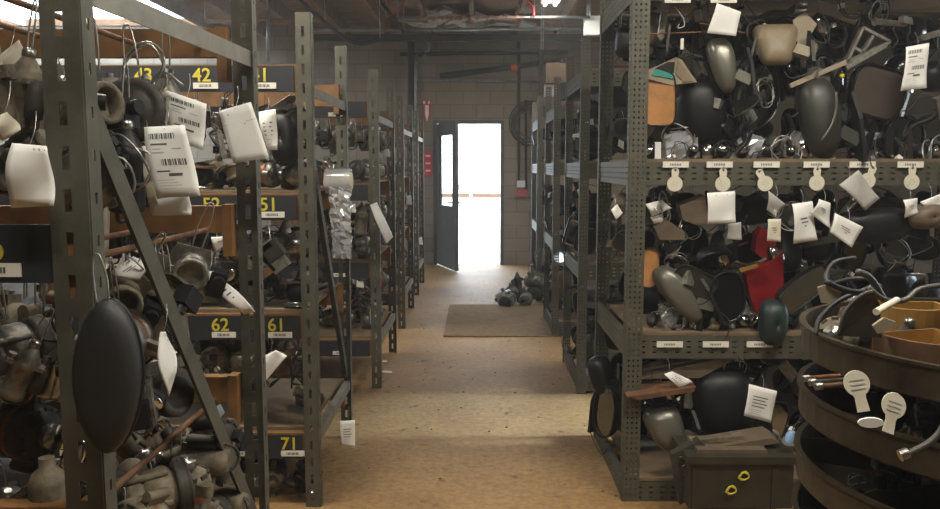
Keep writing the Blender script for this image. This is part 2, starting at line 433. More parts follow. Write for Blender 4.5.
# ------------------------------------------------------------------ racks
def zbar(m, a, b, mt, w1=.045, w2=.03): # L shaped bar
    m.bar(a, b, .004, w1, mt); a2 = Vector(a); b2 = Vector(b)
    m.bar(a2 + Vector((-.015, 0, w1 / 2)), b2 + Vector((-.015, 0, w1 / 2)), w2, .004, mt)
def rack(side, style, y0, y1, L, H, levels, label, boards=None, decks=True, rods=(), diag=True, xe=None, pw=.086, skew=0, bh=.11, low=False, sw=.062):
    """side -1: rack reaches from x=-0.69 to the left, +1: from x=0.69 to the right"""
    xe = side * 0.665 if xe is None else xe
    xo = xe + side * L
    root = empty('storage_rack', ((xe + xo) / 2, (y0 + y1) / 2, 0), label, 'storage rack', 'storage racks along the aisle')
    for xx, dx in ((xe, side), (xo, -side)):
        for yy, dy in ((y0, 1), (y1, -1)):
            m = MB(); xx = xx + (skew if dy < 0 else 0)
            if style == 'slot':
                m.plate((xx, yy, 0), (dx, 0, 0), (0, 0, 1), sw, H, [(sw * .42, sw * .62)], .077, .042, .03, 'rack_paint')
                m.plate((xx, yy, 0), (0, dy, 0), (0, 0, 1), .046, H, [(.018, .027)], .077, .02, .045, 'rack_paint')
            else:
                m.plate((xx, yy, 0), (dx, 0, 0), (0, 0, 1), pw, H, [(pw * .16, pw * .26), (pw * .44, pw * .54), (pw * .72, pw * .82)], .0235, .009, .03, 'rack_grey')
                m.plate((xx, yy, 0), (0, dy, 0), (0, 0, 1), .045, H, [(.010, .018), (.028, .036)], .0235, .009, .03, 'rack_grey')
            sub('upright', m, root)
    m = MB()
    xb = xe + side * .006
    if style == 'slot':
        for z in (1.81, .30):
            zbar(m, (xb, y0 + .03, z), (xb + skew, y1 - .03, z), 'brace_grey')
            sub('side_bar', m, root, 'pale grey side bar'); m = MB()
        if diag:
            m = MB(); zbar(m, (xb - .012, y0 + .04, 1.63), (xb - .012 + skew, y1 - .02, .34), 'rack_paint', .05, .03)
            sub('diagonal_brace', m, root)
    else:
        for z in levels:
            m = MB()
            m.plate((xb, y0 + .02, z - .1), (0, 0, 1), (0, 1, 0), .1, y1 - y0 - .04, [(.025, .032), (.048, .055), (.072, .079)], .05, .02, .02, 'rack_grey' if z < 1 or True else '')
            m.bar((xb + side * .01, y0 + .02, z), (xb + side * .01, y1 - .02, z), .022, .006, 'rack_grey')
            sub('side_bar', m, root)
    for z in levels:
        if style == 'slot':
            for yy, nm in ((y0 + .035, 'beam'), (y1 - .035, 'beam')):
                if low and z > 1.8 and yy < (y0 + y1) / 2: continue
                m = MB(); xa = xe + side * .045
                wallbox(m, min(xa, xo), max(xa, xo), yy - .02, yy + .02, z - bh, z, 'orange_beam')
                wallbox(m, xe + side * .05 - .014, xe + side * .05 + .014, yy - .026, yy + .026, z - .15, z + .005, 'orange_beam')
                sub(nm, m, root, 'orange painted beam')
        else:
            for yy in (y0 + .004, y1 - .008):
                m = MB(); ln = L - .02
                m.plate((min(xe, xo) + .01, yy, z - .1), (0, 0, 1), (1, 0, 0), .1, ln, [(.024, .031), (.048, .055), (.072, .079)], .05, .018, .01, 'rack_grey')
                sub('beam', m, root)
        if decks and (style != 'slot' or z < 1.6):
            m = MB(); wallbox(m, min(xe + side * .05, xo), max(xe + side * .05, xo), y0 + (.06 if style == 'slot' else .012), y1 - .06, z, z + .014, 'plywood')
            sub('shelf_deck', m, root, 'tan plywood shelf')
    for (rx, z) in rods:
        m = MB(); m.cyl((rx, y0 + .05, z), (rx, y1 - .05, z), .008, 'rust', 8); sub('hanging_rod', m, root)
    if boards:
        for z, tens, xs in boards:
            m = MB(); xa = xe + side * .075
            yb = y0 + .010
            wallbox(m, xo, xa, yb - .004, yb + .004, z - .112, z - .006, 'board_black')
            b = sub('number_board', m, root, 'black number board')
            off = root.location + b.location
            for n, x in xs:
                if tens:
                    cu = bpy.data.curves.new('slot_number', 'FONT'); cu.body = str(tens * 10 + n); cu.size = .078; cu.extrude = .0008; cu.offset = .0010
                    cu.align_x = 'CENTER'; cu.materials.append(MATS['yellow'])
                    t = bpy.data.objects.new('slot_number', cu)
                    me = bpy.data.meshes.new_from_object(t); bpy.data.objects.remove(t)
                    t = bpy.data.objects.new('slot_number', me); COL.objects.link(t); t.parent = b
                    t.rotation_euler = (PI / 2, 0, 0); t.location = Vector((x - .003, yb - .006, z - .070)) - off
                    t['label'] = 'yellow painted number'
                m = MB(); m.box((x + .012, yb - .006, z - .088), (.104, .003, .025), 'label_white')
                for q in range(9): m.box((x - .014 + q * .006, yb - .0079, z - .088), (.0025 + (q % 3) * .001, .0006, .011), 'ink')
                sub('slot_label', m, b, 'white slot label')
    return root
LZ = [1.92, 1.38, .86, .33]
PX = lambda n: C(260 - 59.0 * (n - 1), 100, 3.45).x + .004 * n
L1R = [-.80, -.99, -1.19, -1.42]
rack(-1, 'slot', 1.45, 2.47, 1.3, 2.6, [1.895] + LZ[1:], 'green grey slotted rack with large slots and a long sloping brace',
     [(1.40, 5, [(6, C(-12, 270, 1.46).x)])], False, [(x, z - .07) for x in L1R for z in LZ], xe=-.692, skew=.035, bh=.08, low=True, sw=.070)
rack(-1, 'slot', 3.45, 4.40, 2.2, 2.13, LZ, 'green grey slotted rack behind the 41, 51, 61 and 71 boards',
     [(1.92, 4, [(n, PX(n)) for n in (1, 2, 3, 4, 5, 6)]), (1.38, 5, [(n, PX(n) + (.022)) for n in (1, 2, 3, 4, 5, 6)]),
      (.86, 6, [(n, PX(n) + (.042)) for n in (1, 2, 3, 4, 5, 6)]), (.33, 7, [(n, PX(n) + .085) for n in (1, 2, 3, 4, 5)])], True, xe=-.69)
lab3 = [(0, -.93 - .25 * i) for i in range(4)]
rack(-1, 'slot', 5.38, 6.45, 1.7, 2.12, LZ, 'slotted rack behind the clear film roll, third on the numbered side', [(z, 0, lab3) for z in LZ], True, diag=False, xe=-.645)
rack(-1, 'slot', 7.40, 8.50, 1.7, 2.12, LZ, 'slotted rack fourth on the numbered side, beside the floor mat', [(z, 0, lab3) for z in LZ], True, diag=False, xe=-.66)
rack(-1, 'slot', 9.35, 10.35, 1.7, 2.12, LZ, 'slotted rack on the numbered side closest to the far door', None, True, diag=False, xe=-.67)
rack(1, 'perf', 3.52, 4.42, 1.9, 2.75, [2.29, 1.515, .755, .09], 'grey perforated rack full of mirrors behind the round bins', pw=.074, xe=.655)
rack(1, 'perf', 5.25, 6.15, 1.75, 2.30, [2.1, 1.515, .86, .12], 'grey perforated rack, second from the camera on the mirror side', pw=.056)
rack(1, 'perf', 7.05, 7.95, 1.75, 2.25, [2.0, 1.515, .86, .12], 'grey perforated rack level with the floor mat on the mirror side', pw=.056)
rack(1, 'perf', 8.95, 9.85, 1.75, 2.25, [2.0, 1.515, .86, .12], 'grey perforated rack behind the floor heap on the mirror side', pw=.056)
# ------------------------------------------------------------------ auto part prototypes
def hook(mb, z0, h, x=0):
    mb.tube([(x - .012, 0, z0), (x - .014, 0, z0 + h * .5), (x - .006, 0, z0 + h * .93), (x, 0, z0 + h), (x + .008, 0, z0 + h * .93), (x + .012, 0, z0 + h * .5), (x + .01, 0, z0)], .0022, 'wire', 5, 3)
def alternator(bodymat, name='alternator', hk=.12):
    p = Proto(name, name.replace('_', ' '))
    b = p.part('housing')
    b.lathe((-.055, 0, 0), (.055, 0, 0), [(0, .030), (.004, .052), (.016, .062), (.045, .064), (.047, .060), (.062, .060), (.064, .064), (.092, .062), (.106, .050), (.110, .026)], bodymat, 16)
    for i in range(10):
        a = 2 * PI * i / 10
        b.box((-.045, math.cos(a) * .050, math.sin(a) * .050), (.022, .006, .022), 'cast_dark', Matrix.Rotation(a, 3, 'X'))
        b.box((.042, math.cos(a) * .053, math.sin(a) * .053), (.020, .006, .020), 'cast_dark', Matrix.Rotation(a, 3, 'X'))
    b.lathe((-.018, 0, 0), (.01, 0, 0), [(0, .0605), (.014, .0615), (.028, .0605)], 'copper', 16)
    q = p.part('pulley'); q.lathe((.055, 0, 0), (.10, 0, 0), [(0, .012), (.008, .012), (.009, .028), (.013, .024), (.017, .028), (.021, .024), (.025, .028), (.028, .028), (.029, .010), (.036, .009)], 'steel', 14)
    q = p.part('mounting_ear'); q.box((.03, 0, .070), (.024, .028, .03), bodymat); q.cyl((.016, 0, .082), (.044, 0, .082), .014, bodymat, 10)
    q = p.part('mounting_ear'); q.box((.0, .0, -.070), (.07, .022, .028), bodymat); q.cyl((-.04, 0, -.084), (.04, 0, -.084), .013, bodymat, 10)
    q = p.part('connector'); q.box((-.066, .015, .012), (.026, .034, .022), 'black_plastic'); q.cyl((-.055, -.024, 0), (-.078, -.024, 0), .006, 'copper', 8)
    if hk: hook(p.part('wire_hook'), .078, hk)
    return p
def starter(bodymat, hk=.12):
    p = Proto('starter_motor', 'starter motor')
    b = p.part('motor_body'); b.lathe((0, 0, -.09), (0, 0, .09), [(0, .024), (.005, .036), (.02, .038), (.11, .038), (.112, .041), (.13, .041), (.15, .030), (.172, .018), (.18, .012)], bodymat, 16)
    b.box((0, 0, .03), (.11, .05, .012), bodymat); b.cyl((-.045, 0, .02), (-.045, 0, .05), .014, bodymat, 8)
    q = p.part('solenoid'); q.lathe((.052, 0, -.055), (.052, 0, .03), [(0, .012), (.004, .020), (.03, .021), (.075, .021), (.085, .016)], 'cast_dark', 12); q.cyl((.052, .0, -.055), (.052, 0, -.075), .005, 'copper', 8)
    q = p.part('drive_gear'); q.lathe((0, 0, .085), (0, 0, .11), [(0, .008), (.004, .016), (.02, .016), (.024, .008)], 'steel', 10)
    q = p.part('cable'); q.tube([(.052, 0, -.072), (.04, .01, -.10), (.01, .02, -.112), (-.02, .01, -.10), (-.035, 0, -.07)], .0045, 'rubber', 6, 3)
    if hk: hook(p.part('wire_hook'), .10, hk)
    return p
def pump(bodymat, hk=.12):
    p = Proto('steering_pump', 'steering pump')
    b = p.part('reservoir'); b.lathe((0, 0, -.05), (0, 0, .06), [(0, .02), (.01, .044), (.03, .05), (.075, .048), (.09, .034), (.095, .020), (.108, .020)], bodymat, 14)
    b.cyl((0, 0, .056), (0, 0, .068), .024, 'black_plastic', 12)
    q = p.part('pulley'); q.lathe((0, -.045, -.01), (0, -.075, -.01), [(0, .02), (.004, .058), (.009, .050), (.014, .050), (.019, .058), (.022, .022), (.03, .012)], 'steel', 16)
    q = p.part('return_pipe'); q.tube([(.04, .0, .0), (.075, .0, .01), (.09, .01, .05), (.07, .02, .09)], .007, 'rubber', 6, 3)
    q = p.part('mounting_bracket'); q.prism([(-.07, .03, -.05), (-.03, .03, -.07), (.03, .03, -.06), (.04, .03, .02), (-.05, .03, .03)], (0, 1, 0), .008, 'rust')
    if hk: hook(p.part('wire_hook'), .062, hk)
    return p
def compressor(bodymat, hk=.12):
    p = Proto('air_conditioning_compressor', 'compressor')
    b = p.part('housing'); b.lathe((0, .08, 0), (0, -.08, 0), [(0, .03), (.006, .054), (.05, .056), (.052, .050), (.058, .050), (.060, .056), (.11, .056), (.125, .045)], bodymat, 16)
    for a in (.6, 2.5, 4.1, 5.6): b.cyl((math.cos(a) * .056, .07, math.sin(a) * .056), (math.cos(a) * .056, -.03, math.sin(a) * .056), .009, bodymat, 6)
    q = p.part('clutch_pulley'); q.lathe((0, -.045, 0), (0, -.085, 0), [(0, .05), (.004, .062), (.01, .056), (.016, .062), (.022, .056), (.028, .062), (.032, .062), (.033, .046), (.03, .040), (.038, .036), (.040, .012)], 'cast_dark', 20)
    q = p.part('hose_port'); q.box((0, .04, .064), (.05, .04, .022), bodymat); q.cyl((.012, .04, .07), (.012, .04, .088), .009, 'steel', 8); q.cyl((-.014, .04, .07), (-.014, .04, .084), .007, 'steel', 8)
    if hk: hook(p.part('wire_hook'), .07, hk)
    return p
def throttle(bodymat, hk=.12):
    p = Proto('throttle_body', 'throttle body')
    b = p.part('body')
    b.lathe((0, .03, 0), (0, -.03, 0), [(0, .030), (0, .042), (.012, .042), (.014, .037), (.044, .037), (.046, .043), (.060, .043), (.060, .032), (.035, .030)], bodymat, 18)
    b.prism([(-.055, .028, -.05), (.055, .028, -.05), (.06, .028, 0), (.045, .028, .055), (-.045, .028, .055), (-.06, .028, 0)], (0, 1, 0), .008, bodymat)
    q = p.part('actuator'); q.box((.066, .0, -.01), (.04, .05, .062), 'black_plastic'); q.cyl((.066, -.025, .0), (.066, -.045, .0), .016, 'black_plastic', 12)
    q = p.part('valve_disc'); q.cyl((0, .012, 0), (0, .014, 0), .0295, 'copper', 18); q.cyl((-.05, .013, 0), (.05, .013, 0), .004, 'steel', 8)
    q = p.part('lever'); q.prism([(-.065, -.02, -.02), (-.055, -.02, .03), (-.09, -.02, .035), (-.10, -.02, .0)], (0, 1, 0), .004, 'steel')
    if hk: hook(p.part('wire_hook'), .058, hk)
    return p
def harness(hk=.12, mt='rubber'):
    p = Proto('wiring_harness', 'wiring harness')
    b = p.part('wire_bundle')
    rr = random.Random(5)
    for k in range(5):
        P = [(0, 0, .06)]
        for i in range(5):
            a = i * 1.4 + k; P.append((math.cos(a) * .06 * rr.uniform(.5, 1.1), math.sin(a) * .035, .02 - i * .03 + rr.uniform(-.02, .02)))
        b.tube(P, .004 + .001 * (k % 2), [mt, 'hose_grey', mt, 'cast_dark', mt][k], 5, 4)
    q = p.part('plug'); q.box((.03, 0, -.11), (.03, .02, .022), 'tan_plastic')
    q = p.part('plug'); q.box((-.03, .01, -.09), (.026, .018, .03), 'black_plastic')
    if hk: hook(p.part('wire_hook'), .055, hk)
    return p
def outline(w, h, pw=2.6, taper=0.0, skew=0.0, n=28):
    P = []
    for i in range(n):
        a = 2 * PI * i / n; c, s_ = math.cos(a), math.sin(a)
        x = math.copysign(abs(c) ** (2 / pw), c) * w / 2; z = math.copysign(abs(s_) ** (2 / pw), s_) * h / 2
        P.append((x * (1 + taper * z / (h / 2)) + skew * z, z))
    return P
def door_mirror(shell, w=.21, h=.15, d=.09, pw=2.8, taper=0.0, skew=0.0, glass='mirror_glass', rim=None, arm=True, name='door_mirror'):
    p = Proto(name, 'mirror')
    O = outline(w, h, pw, taper, skew); n = len(O)
    b = p.part('shell'); V = []; Fc = []
    rings = [(.93, .014), (.95, -.002), (1.0, 0.0), (1.0, .01)]
    for k in range(1, 7):
        t = k / 6.0; rings.append((max(math.cos(t * PI / 2) ** .55, .06), .01 + (d - .01) * math.sin(t * PI / 2)))
    for sc, y in rings:
        for x, z in O: V.append((x * sc, y, z * sc))
    for k in range(len(rings) - 1):
        for i in range(n):
            j = (i + 1) % n; Fc.append((k * n + i, k * n + j, (k + 1) * n + j, (k + 1) * n + i))
    Fc.append(tuple(range((len(rings) - 1) * n, len(rings) * n)))
    b.add(V, Fc, shell, True)
    q = p.part('mirror_glass'); q.prism([(x * .935, .012, z * .935) for x, z in O], (0, -1, 0), .004, glass)
    if rim:
        q = p.part('rim'); q.tube([(x * .985, -.002, z * .985) for x, z in O], .0045, rim, 6, 1, True)
    if arm:
        q = p.part('mounting_arm'); q.bar((-w * .42, .04, -h * .2), (-w * .42 - .06, .05, -h * .36), .035, .045, shell if shell != 'chrome' else 'black_plastic')
        q.prism([(-w * .42 - .055, .02, -h * .62), (-w * .42 - .055, .02, .0), (-w * .42 - .055, .045, h * .25), (-w * .42 - .055, .085, -h * .1), (-w * .42 - .055, .085, -h * .62)], (-1, 0, 0), .014, 'black_plastic')
        q = p.part('cable'); q.tube([(-w * .42 - .06, .05, -h * .4), (-w * .42 - .09, .06, -h * .7), (-w * .3, .05, -h * .95), (-w * .1, .06, -h * .8)], .003, 'rubber', 5, 3)
    return p
def tow_mirror(shell):
    p = door_mirror(shell, .17, .25, .08, 4.5, .02, 0, 'mirror_dim', None, False, 'towing_mirror')
    q = p.part('support_tube'); q.tube([(-.07, .05, .09), (-.14, .06, .09), (-.155, .06, .06), (-.155, .06, -.06), (-.14, .06, -.09), (-.07, .05, -.09)], .008, 'steel', 7, 3)
    q = p.part('mounting_plate'); q.box((-.165, .06, 0), (.012, .045, .2), 'black_plastic')
    return p
def shell_cover(mt, w=.2, h=.14, d=.06, pw=2.4, taper=.2, skew=.1):
    p = Proto('mirror_cover', 'mirror cover')
    O = outline(w, h, pw, taper, skew); n = len(O); V = []; Fc = []
    for k in range(6):
        t = k / 5.0
        for x, z in O: V.append((x * max(math.cos(t * PI / 2) ** .6, .05), d * math.sin(t * PI / 2), z * max(math.cos(t * PI / 2) ** .6, .05)))
    for k in range(6):
        t = 1 - k / 5.0
        for x, z in O: V.append((x * .96 * max(math.cos(t * PI / 2) ** .6, .05), (d - .004) * math.sin(t * PI / 2), z * .96 * max(math.cos(t * PI / 2) ** .6, .05)))
    for k in range(11):
        for i in range(n):
            j = (i + 1) % n; Fc.append((k * n + i, k * n + j, (k + 1) * n + j, (k + 1) * n + i))
    p.part('shell').add(V, Fc, mt, True)
    q = p.part('clip'); q.box((w * .2, .004, h * .1), (.02, .012, .012), 'black_plastic'); q.box((-w * .2, .004, -h * .1), (.02, .012, .012), 'black_plastic')
    return p
def bulb_unit():
    p = Proto('lamp_socket', 'lamp socket')
    a = p.part('socket'); a.lathe((0, 0, -.03), (0, 0, .02), [(0, .010), (.012, .022), (.03, .026), (.05, .030)], 'black_plastic', 12)
    a = p.part('lens'); a.sphere((0, 0, .022), (.028, .028, .018), 'chrome', 12, 6)
    return p
def part_bag():
    p = Proto('parts_bag', 'plastic bag')
    rr = random.Random(3); V = []; Fc = []
    for j in range(7):
        for i in range(7):
            x = (i - 3) / 3 * .07; z = (j - 3) / 3 * .06
            V.append((x, -.03 * math.cos(x * 20) * math.cos(z * 22) + rr.uniform(-.012, .012), z + rr.uniform(-.006, .006)))
    for j in range(7):
        for i in range(7):
            x = (i - 3) / 3 * .07; z = (j - 3) / 3 * .06
            V.append((x, .03 * math.cos(x * 20) * math.cos(z * 22) + rr.uniform(-.01, .01), z + rr.uniform(-.006, .006)))
    for o in (0, 49):
        for j in range(6):
            for i in range(6):
                f = (o + j * 7 + i, o + j * 7 + i + 1, o + (j + 1) * 7 + i + 1, o + (j + 1) * 7 + i); Fc.append(f if o == 0 else f[::-1])
    a = p.part('film'); a.add(V, Fc, 'film')
    a = p.part('plug'); a.box((0, 0, -.01), (.06, .02, .04), 'cast_dark')
    return p
ALT = {'grey': alternator('cast_alu'), 'brown': alternator('cast_dirty'), 'blackened': alternator('cast_dark')}
STA = {'grey': starter('cast_alu'), 'brown': starter('cast_dirty'), 'black': starter('black_plastic')}
PUM = {'black': pump('black_plastic'), 'brown': pump('cast_dirty')}
COM = {'grey': compressor('cast_alu'), 'brown': compressor('cast_dirty')}
THR = {'grey': throttle('cast_alu'), 'tan': throttle('cast_dirty')}
HAR = {'black': harness()}
ENGINE = [(ALT['grey'], 'grey alternator'), (ALT['brown'], 'brown alternator'), (ALT['blackened'], 'blackened alternator'), (STA['grey'], 'grey starter motor'), (STA['brown'], 'brown starter motor'),
          (STA['black'], 'black starter motor'), (PUM['black'], 'black steering pump'), (PUM['brown'], 'brown steering pump'), (COM['grey'], 'grey compressor'), (COM['brown'], 'brown compressor'),
          (THR['grey'], 'grey throttle body'), (THR['tan'], 'tan throttle body'), (HAR['black'], 'black wiring harness')]
MIRR = [(door_mirror('black_plastic'), 'black wing mirror'), (door_mirror('black_gloss', .2, .16, .1, 2.3, .12, .15), 'glossy black oval mirror'),
        (door_mirror('black_plastic', .16, .21, .09, 3.4, .08, 0, 'mirror_dim'), 'tall black square mirror'), (door_mirror('dark_olive', .23, .14, .08, 2.6, .25, .1), 'olive grey wing mirror'),
        (tow_mirror('black_plastic'), 'black towing mirror'), (shell_cover('black_gloss'), 'glossy black mirror cover'), (door_mirror('brown_plastic', .2, .14, .09, 3, -.1, .1, 'mirror_dim'), 'brown wing mirror'),
        (door_mirror('black_plastic', .19, .15, .1, 2.2, 0, 0, 'black_gloss'), 'round black wing mirror')]
REG = []          # generic items waiting for their ordinal in the label
def put(proto, desc, place, loc, rot=(0, 0, 0), sc=1.0, group=None, order=0.0, lite=False):
    M = Matrix.Translation(loc) @ Euler(rot).to_matrix().to_4x4() @ Matrix.Scale(sc, 4)
    o = proto.place(M, None, None, lite)
    REG.append((o, proto.cat, desc, place, group or 'parts ' + place, order)); return o
U = random.uniform
def hang_row(xs, ys, zrod, place, side, group, picks=ENGINE, drop=.205, lite=False, prob=1.0, jit=.02):
    for ri, y in enumerate(ys):
        for x in xs:
            if random.random() > prob: continue
            pr, ds = random.choice(picks)
            sc = U(.88, 1.12)
            put(pr, ds, place, (x + U(-jit, jit), y + U(-jit, jit), zrod - drop * sc), (U(-.15, .15), U(-.15, .15), U(-PI, PI)), sc, group, side * x + y * .001, lite)
def lay_row(xs, ys, z, place, side, group, picks=ENGINE, lite=False, prob=1.0, h=.07):
    NH = [(ALTN, d) for ALTN, d in picks]
    for y in ys:
        for x in xs:
            if random.random() > prob: continue
            pr, ds = random.choice(NH)
            put(pr, ds, place, (x + U(-.02, .02), y + U(-.02, .02), z + h), (U(-.3, .3) + random.choice((0, PI / 2)), U(-.4, .4), U(-PI, PI)), U(.85, 1.1), group, side * x + y * .001, lite)
# unhooked versions for things that lie on shelves or the floor
ENG0 = [(alternator('cast_alu', hk=0), 'grey alternator'), (alternator('cast_dirty', hk=0), 'brown alternator'), (starter('cast_dark', 0), 'blackened starter motor'), (compressor('cast_alu', 0), 'grey compressor'),
        (pump('black_plastic', 0), 'black steering pump'), (throttle('cast_dirty', 0), 'tan throttle body'), (harness(0), 'black wiring harness')]
DARK0 = [e for e in ENG0 if 'black' in e[1]]
# rack with the long brace (closest): hung parts
EL1 = [e for e in ENGINE if 'pump' not in e[1]]
LN = {1.92: 'top', 1.38: 'second', .86: 'third', .33: 'lowest'}
for z, nm in ((1.92, 'at the top of'), (1.38, 'on the second level of'), (.86, 'on the third level of')):
    for k, rx in enumerate(L1R):
        ys = [1.62 + .16 * i + (k % 2) * .05 for i in range(4)]
        hang_row([rx], ys, z - .07, 'hung %s the closest rack' % nm, -1, 'parts hung %s the closest rack' % nm, EL1, drop=.205)
    hang_row(L1R[::1], [1.68, 1.84, 2.0], z - .07 - (.13 if z < 1.9 else .1), 'low %s the closest rack' % nm, -1, 'parts hung %s the closest rack' % nm, EL1, drop=.25, prob=.85 if z < 1 else .7)
# 41-71 rack
xs2 = [-.80 - .135 * i for i in range(9)]
for z, nm in ((1.92, 'first'), (1.38, 'second'), (.86, 'third')):
    hang_row(xs2, [3.60, 3.92], z - .02, 'hung behind the %s number board' % nm, -1, 'parts hung on the %s level' % nm, prob=.8)
for z, nm in ((1.38, 'second'), (.86, 'third')):
    lay_row(xs2, [3.60, 3.80, 4.1], z + .014, 'lying over the %s number board' % nm, -1, 'parts lying on the %s shelf' % nm, ENG0, prob=.85)
lay_row(xs2[:1] + xs2[2:], [3.75, 4.05], .344, 'lying over the lowest number board', -1, 'parts lying on the 71 shelf', DARK0, prob=.4)
lay_row(xs2[:6], [3.58, 3.78], .0, 'on the floor under the lowest board', -1, 'parts on the floor under the 71 shelf', ENG0, prob=.9)
# racks further on, seen mostly through their ends
for (y0, y1, xe), nm, ys, npc in (((5.38, 6.45, -.645), 'third', [5.5, 5.75, 6.0, 6.25], 4), ((7.4, 8.5, -.66), 'fourth', [7.55, 7.85, 8.15], 2), ((9.35, 10.35, -.67), 'fifth', [9.5, 9.8, 10.1], 1)):
    xs = [xe - .12 - .15 * i for i in range(npc)]
    for z, lv in ((1.92, 'top'), (1.38, 'high'), (.86, 'low')):
        hang_row(xs, ys, z - .02, 'hung %s in the %s numbered rack' % (lv, nm), -1, 'parts in the %s numbered rack' % nm, lite=y0 > 7, prob=.9)
    for z, lv in ((1.38, 'high'), (.86, 'low'), (.33, 'lowest')):
        lay_row(xs, ys, z + .014, 'lying %s in the %s numbered rack' % (lv, nm), -1, 'parts in the %s numbered rack' % nm, ENG0, lite=y0 > 7, prob=.8)
# mirror racks
def mirror_fill(xs, ys, z, zt, place, group, prob=1.0, lite=False, size=1.0):
    for y in ys:
        for x in xs:
            for t, zz in enumerate(zt):
                if random.random() > prob: continue
                pr, ds = random.choice(MIRR)
                flip = PI if random.random() < .45 else 0
                roll = random.choice((0, 0, PI / 2, -PI / 2, PI)) + U(-.35, .35)
                put(pr, ds, place, (x + U(-.02, .02), y + U(-.03, .03), z + zz), (U(-.3, .3), roll, flip + U(-.5, .5)), U(.82, 1.0) * size, group, x + y * .01 + t * .001, lite)
xr = [.80 + .165 * i for i in range(9)]
mirror_fill(xr, [3.86, 4.16], 1.53, (.14, .38, .58), 'on the top mirror shelf', 'mirrors on the top shelf', .9)
mirror_fill(xr, [3.86, 4.16], .77, (.13, .34, .52), 'on the middle mirror shelf', 'mirrors on the middle shelf', .9)
mirror_fill(xr, [3.90, 4.18], .105, (.13, .36, .52), 'on the bottom mirror shelf', 'mirrors on the bottom shelf', .97, size=1.1)
for (y0, xs, ys, nm, pb) in ((5.25, [.79, .96, 1.15], [5.45, 5.75, 6.0], 'second', .75), (7.05, [.79, .97], [7.25, 7.55, 7.8], 'third', .8), (8.95, [.79, .97], [9.15, 9.5], 'fourth', .8)):
    for z, lv in ((1.53, 'upper'), (.875, 'middle'), (.135, 'lowest')):
        mirror_fill(xs, ys, z, (.12, .34), '%s in the %s perforated rack' % (lv, nm), 'mirrors in the %s perforated rack' % nm, pb, y0 > 7)
# wiper of small shiny bits along the shelf fronts
BULB = bulb_unit(); BAG = part_bag()
for z, nm in ((1.53, 'top'), (.77, 'middle')):
    for i in range(11):
        put(BULB, 'small chrome lamp socket', 'at the edge of the %s mirror shelf' % nm, (.80 + i * .125 + U(-.03, .03), 3.62 + U(-.03, .03), z + .03), (U(-1.2, 1.2), U(-1.2, 1.2), 0), U(.8, 1.1), 'lamp sockets', i)
    for i in range(4):
        put(BAG, 'crumpled clear bag', 'at the edge of the %s mirror shelf' % nm, (.90 + i * .27 + U(-.03, .03), 3.66, z + .06), (U(-.3, .3), U(-.5, .5), U(-.5, .5)), 1.0, 'clear parts bags', i)
# small clutter
def mirror_stay():
    p = Proto('support_bracket', 'bracket')
    a = p.part('arm'); a.tube([(-.07, 0, -.03), (-.03, 0, .01), (.03, .01, .02), (.08, 0, .06)], .011, 'black_plastic', 7, 3)
    a = p.part('mounting_plate'); a.prism([(-.09, -.02, -.06), (-.05, -.02, -.06), (-.05, -.02, .02), (-.09, -.02, .0)], (0, 1, 0), .04, 'cast_alu')
    a = p.part('cable'); a.tube([(-.07, .02, -.05), (-.02, .03, -.08), (.04, .02, -.04), (.09, .02, -.07)], .0035, 'rubber', 5, 3); return p
def wire_loops(mt):
    p = Proto('wire_tangle', 'wire'); a = p.part('wire'); rr = random.Random(9)
    P = [(math.cos(k * 1.1) * .06 * rr.uniform(.6, 1.2), rr.uniform(-.02, .02), math.sin(k * 1.1) * .06 * rr.uniform(.6, 1.2)) for k in range(14)] + [(.0, 0, .10)]
    a.tube(P, .0026, mt, 5, 4); a = p.part('plug'); a.box(P[0], (.022, .016, .018), 'label_white' if mt == 'rubber' else 'black_plastic'); return p
def metal_lever():
    p = Proto('metal_lever', 'lever'); a = p.part('arm'); a.prism([(-.07, 0, -.01), (.06, 0, -.014), (.075, 0, 0), (.06, 0, .014), (-.07, 0, .012), (-.085, 0, 0)], (0, 1, 0), .008, 'cast_alu')
    a = p.part('pivot'); a.cyl((.06, -.014, 0), (.06, .02, 0), .012, 'steel', 10); return p
def lens_shard():
    p = Proto('lamp_lens', 'lamp lens'); a = p.part('lens'); a.sphere((0, 0, 0), (.045, .016, .028), 'chrome', 12, 6)
    a = p.part('backing'); a.sphere((0, .012, 0), (.05, .02, .033), 'black_plastic', 12, 6); return p
STAY, WIR, WIR2, LEV, LENS = mirror_stay(), wire_loops('rubber'), wire_loops('wire'), metal_lever(), lens_shard()
CL = [(STAY, 'black cable bracket'), (WIR, 'black wire tangle'), (WIR2, 'silver wire tangle'), (LEV, 'grey metal lever'), (LENS, 'shiny lamp lens')]
def clutter(n, x0, x1, y0, y1, z0, z1, place, side, grp, picks=CL):
    for i in range(n):
        pr, ds = random.choice(picks); x = x0 + (x1 - x0) * (i + random.random()) / n
        put(pr, ds, place, (x, U(y0, y1), U(z0, z1)), (U(-.6, .6), U(-PI, PI), U(-.7, .7)), U(.7, 1.25), grp, side * x)
clutter(26, .78, 2.0, 3.58, 3.68, 1.62, 2.22, 'before the top mirrors', 1, 'small bits on the mirror shelves')
clutter(10, .78, 2.0, 3.58, 3.66, 1.54, 1.58, 'along the top shelf edge', 1, 'small bits on the mirror shelves')
clutter(18, .78, 2.0, 3.57, 3.68, .88, 1.36, 'before the middle mirrors', 1, 'small bits on the mirror shelves')
clutter(12, .78, 1.6, 3.58, 3.66, .785, .83, 'along the middle shelf edge', 1, 'small bits on the mirror shelves', [CL[4], CL[1], CL[4], CL[2]])
clutter(16, .78, 1.9, 3.58, 3.68, .2, .6, 'before the bottom mirrors', 1, 'small bits on the mirror shelves', CL[:3])
CE = [CL[1], CL[2], CL[3], CL[4]]
